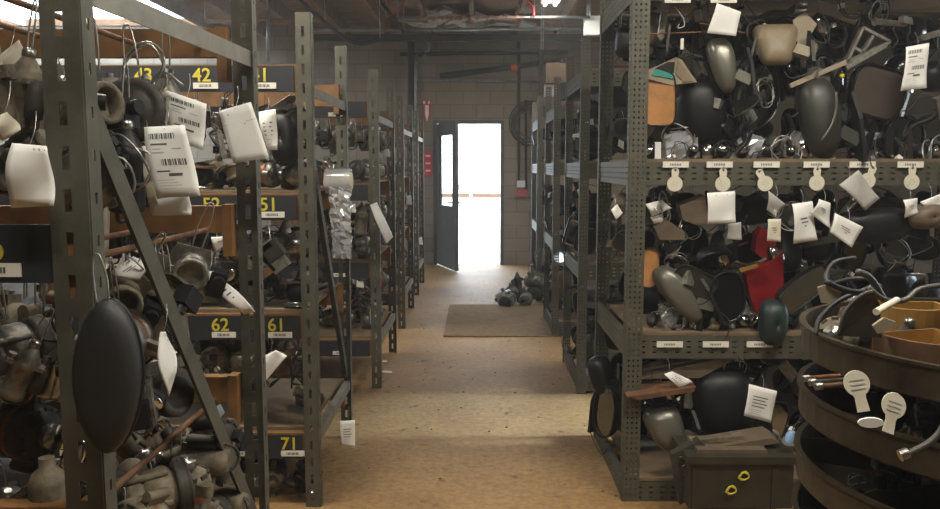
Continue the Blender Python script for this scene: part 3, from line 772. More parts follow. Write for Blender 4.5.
for z, nm in ((1.92, 'first'), (1.38, 'second'), (.86, 'third')):
    clutter(9, -.80, -1.9, 3.50, 3.56, z - .36, z - .15, 'hung below the %s number board' % nm, -1, 'small bits under the number boards', CE)
for z, nm in ((1.85, 'top'), (1.31, 'second'), (.79, 'third')):
    clutter(7, -.76, -.84, 1.6, 2.02, z - .42, z - .12, '%s inside the closest rack' % nm, -1, 'small bits in the closest rack', CE)
BR0 = [(alternator('cast_dirty', hk=0), 'brown alternator'), (starter('cast_dirty', 0), 'brown starter motor'), (throttle('cast_dirty', 0), 'tan throttle body'), (alternator('cast_dark', hk=0), 'blackened alternator'), (compressor('cast_dirty', 0), 'brown compressor')]
for j, y in enumerate((1.72, 1.86, 2.0, 2.14, 2.28, 2.38)):
    for k, x in enumerate((-.765, -.89, -1.02)):
        pr, ds = random.choice(BR0)
        put(pr, ds, 'in the heap behind the brace foot', (x + U(-.02, .02), y + U(-.02, .02), .66 + U(-.03, .06)), (U(-.8, .8), U(-PI, PI), U(-PI, PI)), U(.85, 1.1), 'heap behind the brace foot', -x + y * .01)
        pr, ds = random.choice(BR0)
        put(pr, ds, 'under the heap behind the brace foot', (x + U(-.02, .02), y + U(-.02, .02), .53 + U(-.03, .03)), (U(-.8, .8), U(-PI, PI), U(-PI, PI)), U(.85, 1.1), 'heap behind the brace foot', -x + y * .01)
# ------------------------------------------------------------------ paper tags
def paper(quad, D, label, kind='blank', mt='paper', curl=.008, dz=0.0, group='paper tags', name='paper_tag', D2=None, string=True):
    """quad: four picture corners (top left, top right, bottom right, bottom left); D the distance of the top edge, D2 of the bottom edge"""
    D2 = D2 or D
    a, b, c, d = C(*quad[0], D), C(*quad[1], D), C(*quad[2], D2), C(*quad[3], D2)
    nrm = (b - a).cross(d - a).normalized()
    if nrm.y > 0: nrm = -nrm
    def P(u, v, t=0.0):
        p = (a * (1 - u) + b * u) * (1 - v) + (d * (1 - u) + c * u) * v
        return p + nrm * (curl * math.sin(PI * v) * math.cos(u * 2.2) + curl * .5 * math.sin(v * 5 + u) + t)
    m = MB(); N = 7; V = []; Fc = []
    for j in range(N + 1):
        for i in range(N + 1): V.append(P(i / N, j / N))
    for j in range(N + 1):
        for i in range(N + 1): V.append(P(i / N, j / N, -.0008))
    o = (N + 1) ** 2
    for j in range(N):
        for i in range(N):
            k = j * (N + 1) + i; Fc.append((k, k + 1, k + N + 2, k + N + 1)); Fc.append((o + k + N + 1, o + k + N + 2, o + k + 1, o + k))
    for i in range(N):
        Fc.append((i, o + i, o + i + 1, i + 1)); q = N * (N + 1) + i; Fc.append((q, q + 1, o + q + 1, o + q))
        q = i * (N + 1); Fc.append((q, q + N + 1, o + q + N + 1, o + q)); q += N; Fc.append((q, o + q, o + q + N + 1, q + N + 1))
    m.add(V, Fc, mt, True)
    def ink(u0, u1, v0, v1, mm='ink'):
        m.add([P(u0, v0, .0006), P(u1, v0, .0006), P(u1, v1, .0006), P(u0, v1, .0006)], [(0, 1, 2, 3)], mm)
    def bars(u0, u1, v0, v1):
        u = u0; k = 0
        while u < u1: ink(u, u + .012 + .01 * (k % 3), v0, v1); u += .03 + .012 * (k % 2); k += 1
    if kind == 'barcode':
        bars(.1, .7, .10, .18); ink(.12, .5, .24, .265); ink(.15, .8, .31, .325, 'ink_faint'); ink(.12, .4, .36, .375, 'ink_faint')
        bars(.3, .85, .46, .55); ink(.15, .45, .62, .64); ink(.4, .7, .66, .70)
        for q in range(5): ink(.12, .5 + .07 * (q % 3), .75 + q * .04, .757 + q * .04, 'ink_faint')
    elif kind == 'lines':
        for q in range(4): ink(.2, .75 - .08 * (q % 2), .3 + q * .1, .33 + q * .1, 'ink')
        for q in range(3): ink(.2, .6, .72 + q * .06, .735 + q * .06, 'ink_faint')
    elif kind == 'fold':
        ink(.02, .98, .29, .297, 'ink_faint'); ink(.22, .26, .11, .125); ink(.62, .66, .33, .345)
    elif kind == 'dots':
        ink(.30, .34, .08, .10); ink(.7, .74, .08, .10)
    elif kind == 'scrawl':
        ink(.3, .65, .38, .42); ink(.35, .7, .48, .51); ink(.5, .6, .58, .61)
    if string:
        q = P(.5, .02); m.tube([q + Vector((0, 0, -.004)), q + Vector((.006, .012, .03)), q + Vector((0, .03, .06))], .0009, 'wire', 4, 3)
    return top(name, m, label, 'tag', group)
B = 'barcode'
paper([(12, 143), (48, 146), (53, 206), (9, 208)], 1.40, 'blank white curved tag hung beside the closest upright, numbered side', curl=.012)
paper([(166, 90), (207, 104), (202, 150), (172, 140)], 1.98, 'printed tag tilted over a mid grey casting, behind the tallest barcode tag', B)
paper([(144, 127), (185, 125), (200, 196), (156, 198)], 1.78, 'large white tag with two barcodes hanging behind the long sloping brace', B)
paper([(139, 146), (146, 146), (158, 205), (148, 203)], 1.82, 'edge of a sheet behind the large two barcode tag', 'blank', 'paper_cream', .003)
paper([(152, 200), (189, 194), (191, 215), (151, 216)], 1.86, 'lower white sheet poking out below the two barcode tag', 'blank')
paper([(219, 111), (251, 102), (269, 158), (233, 163)], 2.25, 'large blank folded white tag by the second upright, numbered side', 'fold', curl=.004)
paper([(258, 112), (276, 109), (277, 150), (266, 150)], 3.30, 'printed tag below the first board beside a black cover', 'lines', curl=.014)
paper([(203, 272), (213, 270), (255, 312), (244, 316)], 2.15, 'long narrow white tag hanging aslant from a silver ring', 'scrawl', curl=.012, D2=2.22)
paper([(111, 271), (135, 256), (148, 266), (137, 281)], 1.85, 'crumpled white tag on a tan casting behind the brace', 'scrawl', curl=.02)
paper([(160, 332), (167, 331), (176, 372), (167, 398)], 1.75, 'thin white tag curling edge on above a lower beam', 'blank', curl=.02)
paper([(264, 356), (276, 350), (287, 356), (263, 384)], 3.25, 'white three cornered tag below the third board', 'blank', curl=.004)
paper([(211, 237), (231, 236), (230, 242), (215, 252)], 3.3, 'white corner of a tag under the second board', 'scrawl', curl=.004)
paper([(340, 421), (355, 420), (355, 448), (341, 446)], 3.62, 'white printed tag low behind the end bar by the floor', 'lines', curl=.006)
paper([(370, 205), (377, 202), (393, 237), (386, 244)], 5.36, 'white torn tag hanging on the third numbered rack', 'blank', curl=.02)
paper([(100, 265), (104, 200), (110, 200), (108, 262)], 2.3, 'narrow sheet seen edge on beside the closest upright', 'blank', 'paper_cream', .003)
paper([(0, 55), (20, 40), (24, 58), (2, 72)], 1.9, 'cream torn slip high beside the closest upright', 'blank', 'paper_cream', .01)
paper([(0, 115), (8, 112), (20, 130), (0, 142)], 1.46, 'cream scrap above the blank curved tag', 'blank', 'paper_cream', .01)
for i, (px, py, D, w_, h_, lb) in enumerate(((350, 205, 5.42, 5, 8, 'top end of the third numbered rack'), (357, 282, 5.42, 6, 6, 'middle of the third numbered rack'), (362, 175, 5.5, 7, 9, 'upper middle of the third numbered rack'),
        (407, 196, 7.5, 4, 9, 'aisle end of the fourth numbered rack'), (418, 238, 9.5, 4, 7, 'far end of the fifth numbered rack'), (384, 150, 6.3, 5, 7, 'upper back of the third numbered rack'),
        (573, 134, 5.4, 9, 4, 'upper end of the second mirror rack'), (566, 253, 6.0, 8, 4, 'middle of the second mirror rack'), (548, 193, 7.6, 4, 9, 'middle of the mirror rack by the mat'), (586, 120, 5.35, 7, 5, 'high end of the second mirror rack'))):
    paper([(px, py), (px + w_, py - 1), (px + w_ + 1, py + h_), (px - 1, py + h_ - 1)], D, 'small white tag at the ' + lb, 'blank', curl=.004, group='small far tags')
# mirror rack tags
paper([(717, 3), (741, 12), (736, 36), (707, 33)], 3.50, 'blank white square tag high on the mirror rack', 'blank', curl=.004)
paper([(906, 47), (929, 43), (927, 88), (901, 91)], 3.46, 'tall printed tag with barcodes high on the mirror rack', B, curl=.008)
paper([(707, 193), (735, 191), (736, 223), (708, 224)], 3.46, 'blank white square tag under the middle mirror beam', 'dots', curl=.006)
paper([(728, 224), (741, 222), (742, 240), (727, 240)], 3.50, 'greyish tag behind the blank square under the middle beam', 'blank', 'paper_grey', .004)
paper([(839, 185), (858, 170), (880, 198), (866, 211)], 3.44, 'grey tag turned cornerwise below the round tags', 'blank', 'paper_grey', .012)
paper([(835, 213), (863, 227), (852, 248), (830, 232)], 3.42, 'white scribbled tag tilted over a black housing', 'scrawl', curl=.005)
paper([(819, 199), (830, 203), (831, 229), (810, 213)], 3.46, 'white tag bent sideways beside the scribbled one', 'scrawl', curl=.012)
paper([(792, 204), (812, 201), (818, 240), (794, 244)], 3.48, 'wrapped white tag tied with dark wire', 'scrawl', curl=.012)
paper([(768, 219), (781, 219), (781, 242), (767, 241)], 3.44, 'small cream tag with yellow square beside the red cover', 'scrawl', 'paper_cream', .003)
paper([(768, 190), (785, 204), (776, 217), (767, 210)], 3.50, 'grey folded tag above the small cream tag', 'blank', 'paper_grey', .01)
paper([(903, 200), (917, 198), (919, 213), (905, 218)], 3.44, 'white tag bent over the brown cover', 'scrawl', curl=.01)
paper([(920, 202), (942, 193), (944, 206), (925, 208)], 3.46, 'white tag at the end above the brown cover', 'blank', curl=.006)
paper([(645, 204), (662, 200), (672, 208), (652, 217)], 3.58, 'bright crumpled tag by the middle beam behind the corner upright', 'blank', curl=.015)
paper([(650, 217), (662, 214), (664, 222), (654, 224)], 3.60, 'small slip under the bright crumpled tag', 'blank', curl=.006)
paper([(749, 384), (777, 391), (771, 423), (744, 416)], 3.40, 'printed square tag standing above the green case', 'lines', curl=.004)
paper([(664, 374), (672, 371), (693, 382), (680, 389)], 3.48, 'rolled white tag lying on the rusty wedge', 'lines', curl=.012)
paper([(611, 210), (617, 204), (623, 213), (616, 220)], 3.50, 'small white diamond tag in the gap beside the corner upright', 'blank', curl=.004)
paper([(620, 122), (625, 121), (624, 150), (618, 146)], 4.35, 'narrow pale strip hanging beside the corner upright', 'blank', curl=.012)
for i, (px, py, rz) in enumerate(((675, 181, 0), (723, 181, 0), (764, 181, -.5), (817, 180, 0), (869, 178, .35), (912, 179, 0))):
    c = C(px, py, 3.50); m = MB()
    P = []
    for k in range(22):
        a = PI / 2 + .42 + (2 * PI - .84) * k / 21; P.append((math.cos(a) * .033, math.sin(a) * .033 - .012))
    P += [(.0155, .033), (.016, .044), (.011, .053), (0, .056), (-.011, .053), (-.016, .044), (-.0155, .033)]
    R = Matrix.Rotation(rz, 3, 'Y')
    m.prism([c + R @ Vector((x, 0, z)) for x, z in P], (0, 1, 0), .002, 'paper_cream')
    for q in range(6):
        a0 = q * PI / 3; e0 = c + R @ Vector((math.cos(a0) * .011, -.001, math.sin(a0) * .011 - .012)); m.sphere(e0, (.0022, .0006, .0022), 'ink_faint', 6, 4)
    m.tube([c + R @ Vector((-.004, -.001, .045)), c + Vector((0, -.003, .062)), c + R @ Vector((.004, -.001, .045))], .0012, 'wire', 5, 3)
    m.sphere(c + R @ Vector((0, -.001, .046)), (.005, .0008, .005), 'ink', 8, 4)
    top('hanging_tag', m, 'round headed cream tag on the middle beam, ' + ['by the corner upright', 'over the blank square tag', 'tilted beside the grey folded tag', 'over the wrapped tag', 'half behind the grey cornerwise tag', 'above the brown cover'][i], 'tag', 'round headed tags')
# slot labels on the perforated beams are parts of that rack
RR = [o for o in bpy.data.objects if o.name.startswith('storage_rack') and 'round bins' in o.get('label', '')][0]
for z, xs_ in ((162, (663, 707, 754, 804, 850, 898)), (342, (657, 703, 747)), (-3, (665, 711))):
    for px in xs_:
        D = 3.505; a = C(px, z + 2.5, D); b = C(px + 26, z + 2.5, D); m = MB()
        m.box(((a.x + b.x) / 2, D + .004, a.z), (b.x - a.x, .004, .026), 'label_white')
        for q in range(7): m.box(((a.x + b.x) / 2 - .022 + q * .007, D + .0015, a.z), (.0035, .001, .009), 'ink')
        sub('slot_label', m, RR, 'cream slot label')

# ------------------------------------------------------------------ singled out parts on the mirror rack
def hero(p, px, py, D, hpx, protoh, label, rot=(0, 0, 0), group=None):
    sc = hpx * D / F / protoh
    M = Matrix.Translation(C(px, py, D)) @ Euler(rot).to_matrix().to_4x4() @ Matrix.Scale(sc, 4)
    return p.place(M, label, group)
G1, G2, G3 = 'mirrors on the top shelf', 'mirrors on the middle shelf', 'mirrors on the bottom shelf'
hero(door_mirror('black_plastic', .14, .235, .08, 4.2, -.06, 0, 'orange_reflection', None, False), 660, 99, 3.60, 54, .235, 'black framed mirror with a painted orange reflection beside the corner upright', (0, 0, -.1), G1)
m = MB()
P = [C(646, 71, 3.60), C(676, 57, 3.60), C(682, 60, 3.60), C(697, 82, 3.60), C(671, 85, 3.60), C(648, 79, 3.60)]
m.prism(P, (0, 1, 0), .07, 'cardboard'); m.prism([C(652, 75, 3.595), C(673, 79, 3.595), C(674, 74, 3.595), C(655, 69, 3.595)], (0, 1, 0), .01, 'teal')
m.prism([C(656, 68, 3.595), C(674, 73, 3.595), C(675, 62, 3.595), C(668, 62, 3.595)], (0, 1, 0), .01, 'black_plastic')
m.prism([C(678, 60, 3.595), C(694, 81, 3.595), C(684, 82, 3.595), C(676, 74, 3.595)], (0, 1, 0), .01, 'tan_plastic')
top('tail_lamp', m, 'cream cornered lamp with a teal band above the mirror with the painted orange reflection', 'lamp', 'lamps among the mirrors')
hero(door_mirror('silver_paint', .11, .25, .07, 2.6, .25, .12), 722, 66, 3.60, 54, .25, 'silver grey teardrop mirror under the blank square tag', (0.1, .1, PI), G1)
hero(door_mirror('tan_plastic', .17, .19, .06, 5, .25, 0), 775, 46, 3.60, 42, .19, 'tan square mirror back high beside the cardboard pieces', (.35, 0, PI - .1), G1)
hero(door_mirror('dark_olive', .14, .30, .09, 2.6, .12, .05, rim=None), 817, 118, 3.60, 80, .30, 'long dark grey mirror back above the middle beam', (.1, .12, PI), G1)
m = MB(); m.tube([C(836, 92, 3.46), C(836, 108, 3.46), C(832, 124, 3.46), C(822, 140, 3.46)], .005, 'silver_paint', 6, 4); top('trim_strip', m, 'thin bowed silver strip along the long dark mirror back', 'trim strip')
hero(door_mirror('black_gloss', .23, .2, .1, 3.6, .05, 0, 'brown_face'), 880, 92, 3.58, 50, .2, 'large black mirror with a dull brown square face', (0, .25, .1), G1)
hero(door_mirror('black_gloss', .22, .2, .1, 2.5, .1, .2), 757, 98, 3.64, 55, .2, 'glossy black mirror tilted beside the tan square back', (0, -.7, .3), G1)
hero(door_mirror('black_plastic', .2, .27, .1, 2.8, .1, 0, 'black_gloss'), 700, 112, 3.72, 66, .27, 'wide black mirror back behind the silver teardrop', (0, .1, PI), G1)
hero(door_mirror('black_gloss', .2, .2, .1, 2.6, .0, 0), 905, 140, 3.62, 44, .2, 'black mirror low on the top shelf by the bright strip', (0, .3, .2), G1)
m = MB(); m.prism([C(908, 128, 3.58), C(912, 128, 3.58), C(913, 158, 3.58), C(908, 158, 3.58)], (0, 1, 0), .006, 'chrome'); top('chrome_strip', m, 'upright chrome strip at the end of the top mirror shelf', 'trim strip')
m = MB(); m.prism([C(655, 142, 3.58), C(661, 142, 3.58), C(661, 160, 3.58), C(655, 160, 3.58)], (0, 1, 0), .006, 'paper'); top('plastic_strip', m, 'short white strip standing under the mirror with the painted orange reflection', 'strip')
def slab(pts, D, mt, label, name='cardboard_piece', cat='cardboard', th=.006, D2=None, group=None):
    m = MB(); m.prism([C(x, y, D if (i < 2 or not D2) else D2) for i, (x, y) in enumerate(pts)], (0, 1, .1), th, mt); return top(name, m, label, cat, group)
slab([(793, 20), (805, 12), (817, 24), (802, 50), (795, 38)], 3.60, 'cardboard', 'curled grey cardboard beside the tan mirror back')
slab([(818, 0), (862, 12), (855, 25), (820, 12)], 3.66, 'cardboard', 'flat grey piece with holes at the very top', 'backing_plate', 'plate')
slab([(805, 35), (818, 45), (812, 70), (808, 70), (808, 46), (800, 42)], 3.62, 'tan_plastic', 'small tan bracket by the curled cardboard', 'bracket', 'bracket')
# triangular bracket
m = MB(); D = 3.56
pts = [(846, 62), (862, 28), (889, 42)]
for (x0, y0), (x1, y1) in ((pts[0], pts[1]), (pts[1], pts[2]), (pts[0], pts[2]), ((860, 56), (872, 36)), ((853, 48), (868, 56))):
    m.bar(C(x0, y0, D), C(x1, y1, D), .012, .03, 'cast_alu', (0, 1, 0))
top('mirror_bracket', m, 'triangular grey metal frame above the brown faced mirror', 'bracket')
m = MB(); m.bar(C(790, 86, 3.56), C(846, 62, 3.56), .02, .018, 'cardboard', (0, 1, 0)); m.bar(C(846, 68, 3.54), C(886, 45, 3.54), .02, .012, 'cast_alu', (0, 1, 0)); m.sphere(C(842, 76, 3.54), .011, 'yellow', 10, 6)
top('mounting_rail', m, 'long grey rail with a yellow cap crossing the top shelf', 'rail')
for k, (a, b, lb) in enumerate((((700, 23), (745, 33), 'thin pink brown rod behind the square tag'), ((645, 34), (706, 32), 'straight brass coloured rod behind the cornered lamp'))):
    m = MB(); m.cyl(C(*a, 3.60), C(*b, 3.60), .003, 'copper', 6); top('thin_rod', m, lb, 'rod')
m = MB(); m.tube([C(674, 6, 3.55), C(683, 18, 3.55), C(684, 26, 3.55), C(678, 28, 3.55), C(679, 24, 3.55)], .003, 'wire', 6, 4); m.tube([C(670, 24, 3.55), C(668, 40, 3.55), C(667, 55, 3.55)], .006, 'hose_grey', 6, 2); m.box(C(682, 44, 3.55), (.012, .01, .045), 'label_white')
top('wire_tie', m, 'bent wire hook with a little white clip above the lamp', 'wire')
m = MB(); m.tube([C(757, 35, 3.56), C(750, 60, 3.56), C(742, 82, 3.57), C(738, 100, 3.58)], .006, 'hose_grey', 7, 4); top('cable', m, 'grey cable hanging down beside the silver teardrop mirror', 'cable')
# middle shelf
hero(door_mirror('silver_paint', .12, .30, .07, 2.4, .2, .2), 678, 294, 3.60, 68, .30, 'silver tan mirror back leaning on the middle shelf', (.1, .45, PI), G2)
hero(door_mirror('black_plastic', .22, .17, .09, 4.0, .05, .1, 'mirror_dim'), 693, 285, 3.54, 34, .17, 'square black mirror with grey face over the silver tan back', (0, .45, -.2), G2)
hero(door_mirror('black_gloss', .16, .23, .1, 2.4, .05, 0, 'black_gloss', 'black_plastic'), 728, 297, 3.54, 52, .23, 'large black oval mirror before the red cover', (0, -.12, .1), G2)
hero(door_mirror('black_plastic', .1, .2, .07, 3, -.05, 0, 'orange_reflection', None, False), 649, 268, 3.60, 42, .2, 'narrow mirror with a painted orange reflection behind the corner upright', (0, .1, -.2), G2)
slab([(746, 275), (772, 262), (783, 250), (784, 292), (766, 322), (758, 318), (750, 296)], 3.60, 'red_plastic', 'red painted cover with pointed lower edge', 'mirror_cover', 'mirror cover', .06)
slab([(755, 252), (757, 236), (762, 228), (775, 234), (778, 256), (762, 258)], 3.64, 'red_plastic', 'red housing showing above the pointed red cover', 'mirror_housing', 'mirror cover', .06)
slab([(740, 269), (758, 264), (759, 267), (741, 272)], 3.575, 'scoop_ochre', 'mustard coloured sliver over the red cover', 'painted_strip', 'strip', .01)
slab([(680, 206), (705, 196), (709, 222), (700, 226), (683, 220)], 3.58, 'brown_plastic', 'brown dusty housing beside the blank square tag', 'mirror_housing', 'mirror cover', .08)
slab([(655, 228), (668, 220), (684, 232), (686, 240), (660, 240)], 3.57, 'brown_plastic', 'rusty brown bracket below the bright crumpled tag', 'bracket', 'bracket', .04)
hero(shell_cover('green_dark', .12, .2, .07, 2.6, .1, 0), 772, 322, 3.52, 48, .2, 'dark green rounded cover at the front of the middle shelf', (0, 0, PI), G2)
hero(door_mirror('black_plastic', .32, .16, .1, 3.2, .1, .2), 872, 226, 3.56, 36, .16, 'wide black mirror back behind the scribbled tag', (.1, .1, PI), G2)
hero(shell_cover('brown_plastic', .2, .13, .09, 2.3, 0, .1), 925, 216, 3.50, 26, .13, 'brown and black rounded cover under the end tags', (0, .2, PI), G2)
hero(door_mirror('black_plastic', .2, .14, .09, 3, 0, .1, 'mirror_dim'), 715, 262, 3.60, 26, .14, 'flat black mirror pointing towards the blank square tag', (.7, 0, .3), G2)
hero(door_mirror('black_plastic', .28, .12, .08, 3.4, 0, .2, 'chrome'), 805, 290, 3.52, 28, .12, 'black mirror with bright streak beside the bin rim', (0, -.55, .3), G2)
m = MB(); m.bar(C(800, 245, 3.55), C(838, 238, 3.55), .04, .025, 'dark_olive'); m.cyl(C(800, 245, 3.55), C(800, 236, 3.55), .018, 'black_plastic', 10); top('support_bracket', m, 'olive bracket under the wrapped tag', 'bracket')
# bottom shelf
hero(door_mirror('silver_paint', .15, .21, .1, 2.8, .2, .12), 665, 427, 3.58, 50, .21, 'grey metallic mirror back on the bottom shelf', (.1, .25, PI), G3)
hero(door_mirror('black_plastic', .25, .3, .11, 3, .05, .05), 722, 402, 3.62, 74, .3, 'very large black mirror back on the bottom shelf', (.1, .05, PI), G3)
slab([(627, 397), (696, 387), (694, 392), (640, 400)], 3.46, 'rust', 'thin rusty wedge sticking past the corner upright', 'metal_wedge', 'plate', .12)
slab([(640, 379), (735, 354), (738, 358), (700, 378)], 3.56, 'brown_plastic', 'long flat brown edged panel under the lower beam', 'trim_panel', 'panel', .15)
hero(door_mirror('black_plastic', .16, .27, .08, 2.4, 0, .05, 'mirror_glass', 'black_gloss'), 604, 412, 3.86, 56, .27, 'oval mirror hanging out into the aisle by the corner upright', (0, .12, -1.05), G3)
hero(door_mirror('black_plastic', .12, .2, .08, 3, 0, .05), 604, 375, 3.95, 42, .2, 'black mirror arm above the oval aisle mirror', (0, .3, PI - .6), G3)
# olive case
e = empty('storage_case', C(738, 500, 3.25), 'olive brown ribbed case with yellow scrawl in front of the bottom shelf', 'case')
a = C(690, 452, 3.22); b = C(792, 509, 3.22); m = MB()
zc0, zc1 = .10, C(700, 456, 3.22).z
wallbox(m, a.x, b.x, 3.22, 3.46, zc0, zc1 - .03, 'battery_green')
for q in (0, 5): wallbox(m, a.x + .012 + q * .065, a.x + .03 + q * .065, 3.212, 3.222, zc0, zc1 - .05, 'battery_green')
sub('case_body', m, e)
m = MB(); wallbox(m, a.x - .012, b.x + .012, 3.205, 3.475, zc1 - .03, zc1, 'battery_green'); wallbox(m, a.x + .04, b.x - .1, 3.25, 3.43, zc1, zc1 + .015, 'brown_plastic'); sub('case_lid', m, e)
m = MB()
for dx, dz in ((.17, .09), (.22, .03)):
    m.tube([(a.x + dx + .018 * math.cos(t * 1.9) * (1 + .3 * (t % 2)), 3.208, zc1 - dz - .05 + .020 * math.sin(t * 1.9 + .3)) for t in range(7)], .0035, 'yellow', 5, 3)
sub('painted_mark', m, e, 'yellow scrawl')
m = MB(); p0 = C(672, 440, 3.3); m.prism([C(672, 455, 3.3), C(700, 440, 3.3), C(706, 446, 3.3), C(690, 500, 3.3), C(680, 505, 3.3)], (0, 1, 0), .05, 'cast_dark')
for q in range(5): m.bar(C(680 + q * 2, 458 + q * 9, 3.29), C(702 - q * 2, 452 + q * 9, 3.29), .012, .008, 'rust', (0, 1, 0))
top('latch_bracket', m, 'dark finned bracket leaning on the olive case', 'bracket')
slab([(704, 449), (772, 438), (780, 443), (708, 455)], 3.3, 'brown_plastic', 'brown lidded tray lying over the olive case', 'tray', 'tray', .12)
for q_ in range(1):
    m = MB(); m.bar(C(690, 441 + 8 * q_, 3.35), C(742, 436 + 8 * q_, 3.35), .05, .018, 'cast_dirty'); top('ribbed_bar', m, 'dusty ribbed bar lying behind the olive case', 'bar')
m = MB(); m.lathe(C(788, 442, 3.24), C(794, 428, 3.24), [(0, .016), (.03, .02), (.05, .012)], 'pale_blue', 10); top('bottle_cap', m, 'small pale blue cap beside the lower round bins', 'cap')

m = MB(); c = C(464, 187, 24); m.box(c, (.62, .5, .16), 'pipe_grey'); m.cyl((c.x - .2, c.y, 0), (c.x - .2, c.y, c.z), .05, 'pipe_grey'); m.cyl((c.x + .2, c.y, 0), (c.x + .2, c.y, c.z), .05, 'pipe_grey'); top('outdoor_bench', m, 'grey bench like stand outside in the bright yard', 'bench')
# ------------------------------------------------------------------ round bins
CX, CY, RB = 1.255, 1.80, .485
root = empty('rotating_bin', (CX, CY, 0), 'rotating stack of round rusty metal trays full of small parts', 'rotary bin')
m = MB(); m.cyl((CX, CY, .05), (CX, CY, 1.45), .035, 'bin_steel', 14); m.cyl((CX, CY, 0), (CX, CY, .06), .32, 'bin_steel', 28); sub('centre_pole', m, root)
for z, hr in ((1.055, .062), (.905, .062), (.748, .062), (.60, .062)):
    m = MB()
    n = 56; prof = [(.02, 0), (RB, 0), (RB + .004, .004), (RB + .004, hr), (RB + .010, hr + .004), (RB + .010, hr + .010), (RB - .004, hr + .010), (RB - .002, .006), (.02, .006)]
    V = []; Fc = []
    for r_, zz in prof:
        for i in range(n): a = 2 * PI * i / n; V.append((CX + r_ * math.cos(a), CY + r_ * math.sin(a), z + zz))
    for k in range(len(prof)):
        k2 = (k + 1) % len(prof)
        for i in range(n): j = (i + 1) % n; Fc.append((k * n + i, k * n + j, k2 * n + j, k2 * n + i))
    m.add(V, Fc, 'bin_steel', False)
    t = sub('tray', m, root)
    for q in range(8):
        a = q * PI / 4 + .35 + z; ca, sa = math.cos(a), math.sin(a); m = MB()
        P = [(.05, .006), (RB - .006, .006), (RB - .006, hr), (RB - .05, hr + .008), (RB - .13, hr - .005), (RB - .25, hr + .0), (.05, hr + .03)]
        m.prism([(CX + r_ * ca, CY + r_ * sa, z + zz) for r_, zz in P], (-sa, ca, 0), .003, 'bin_steel'); sub('divider', m, t)
GB = 'things in the round bins'
# scoops on the top tray
def scoop(px, py, D, w_, h_, dep, mt, mt2, label, rz):
    c = C(px, py, D); c.z = 1.063; m = MB(); n = 12
    R = Matrix.Rotation(rz, 3, 'Z')
    O = [(-w_ / 2 * math.cos(PI * k / n), -dep * math.sin(PI * k / n)) for k in range(n + 1)] + [(w_ / 2, dep * .7), (-w_ / 2, dep * .7)]
    def L(x, y, z): return c + R @ Vector((x, y, z))
    N = len(O)
    V = [L(x, y, 0) for x, y in O] + [L(x * 1.06, y * 1.06, h_) for x, y in O] + [L(x * .96, y * .96, h_) for x, y in O] + [L(x * .92, y * .92, .004) for x, y in O]
    for k, mm in ((0, mt2), (1, mt2), (2, mt)):
        m.add(V[k * N:(k + 2) * N], [(i, (i + 1) % N, N + (i + 1) % N, N + i) for i in range(N)], mm, False)
    m.add(V[3 * N:], [tuple(range(N))], mt); m.add(V[:N], [tuple(reversed(range(N)))], mt2)
    return top('parts_scoop', m, label, 'scoop', GB)
scoop(930, 315, 1.62, .15, .095, .085, 'scoop_ochre', 'scoop_rust', 'rust brown curved box with ochre inside, in the top round bin', .3)
scoop(912, 295, 1.82, .14, .125, .07, 'scoop_ochre', 'scoop_ochre', 'ochre open topped box behind the rust brown curved box', -.1)
m = MB(); c = C(858, 320, 1.60); m.prism([C(838, 336, 1.60), C(845, 312, 1.60), (C(860, 296, 1.60)), C(873, 291, 1.60), C(880, 305, 1.62), C(882, 338, 1.62)], (0, 1, 0), .006, 'cast_dark')
m.tube([C(838, 336, 1.6), C(845, 312, 1.6), C(860, 296, 1.6), C(873, 291, 1.6)], .0035, 'hose_grey', 6, 4)
top('curved_plate', m, 'dark fan shaped plate standing in the top round bin', 'plate', GB)
for i, (pts, r_, mt, lb) in enumerate((([(816, 335), (820, 318), (840, 300), (870, 287), (872, 280), (850, 279), (830, 284), (826, 275), (835, 262), (855, 258)], .005, 'rubber', 'looped black hose over the top round bin rim'),
        ([(868, 288), (885, 300), (905, 300), (920, 289), (945, 285)], .006, 'hose_grey', 'grey hose running into the ochre box'),
        ([(826, 282), (845, 290), (865, 292), (880, 286)], .006, 'rubber', 'short black hose crossing above the fan plate'),
        ([(858, 272), (868, 276), (876, 286), (884, 300)], .007, 'hose_grey', 'thick grey hose end by the fan plate'))):
    m = MB(); m.tube([C(x, y, 1.62 + .02 * j) for j, (x, y) in enumerate(pts)], r_, mt, 7, 5); top('hose', m, lb, 'hose', GB)
m = MB(); m.cyl(C(876, 312, 1.55), C(897, 300, 1.6), .007, 'paper_cream', 10); top('white_plug', m, 'cream plug lying before the ochre box', 'plug', GB)
slab([(818, 288), (826, 285), (842, 292), (836, 304), (822, 303)], 1.75, 'cardboard', 'small grey cardboard flap behind the bin rim', group=GB)
slab([(873, 326), (884, 318), (896, 322), (890, 330), (878, 334)], 1.5, 'cardboard', 'crumpled grey scrap beside the fan plate', group=GB)
for i in range(3):
    m = MB(); a = C(812 + i * 6, 316 + i * 6, 1.62 - .03 * i); a.z = 1.071; m.cyl(a, a + Vector((.07, .02, .0)), .005, ['copper', 'steel', 'rust'][i], 8)
    m.lathe(a, a + Vector((-.02, -.006, 0)), [(0, .008), (.012, .008), (.014, .005)], 'steel', 6)
    top('bolt', m, ['copper', 'bright steel', 'rusty', 'pale', 'second copper'][i] + ' bolt lying inside the near rim of the top round bin', 'bolt', GB)
rr = random.Random(8)
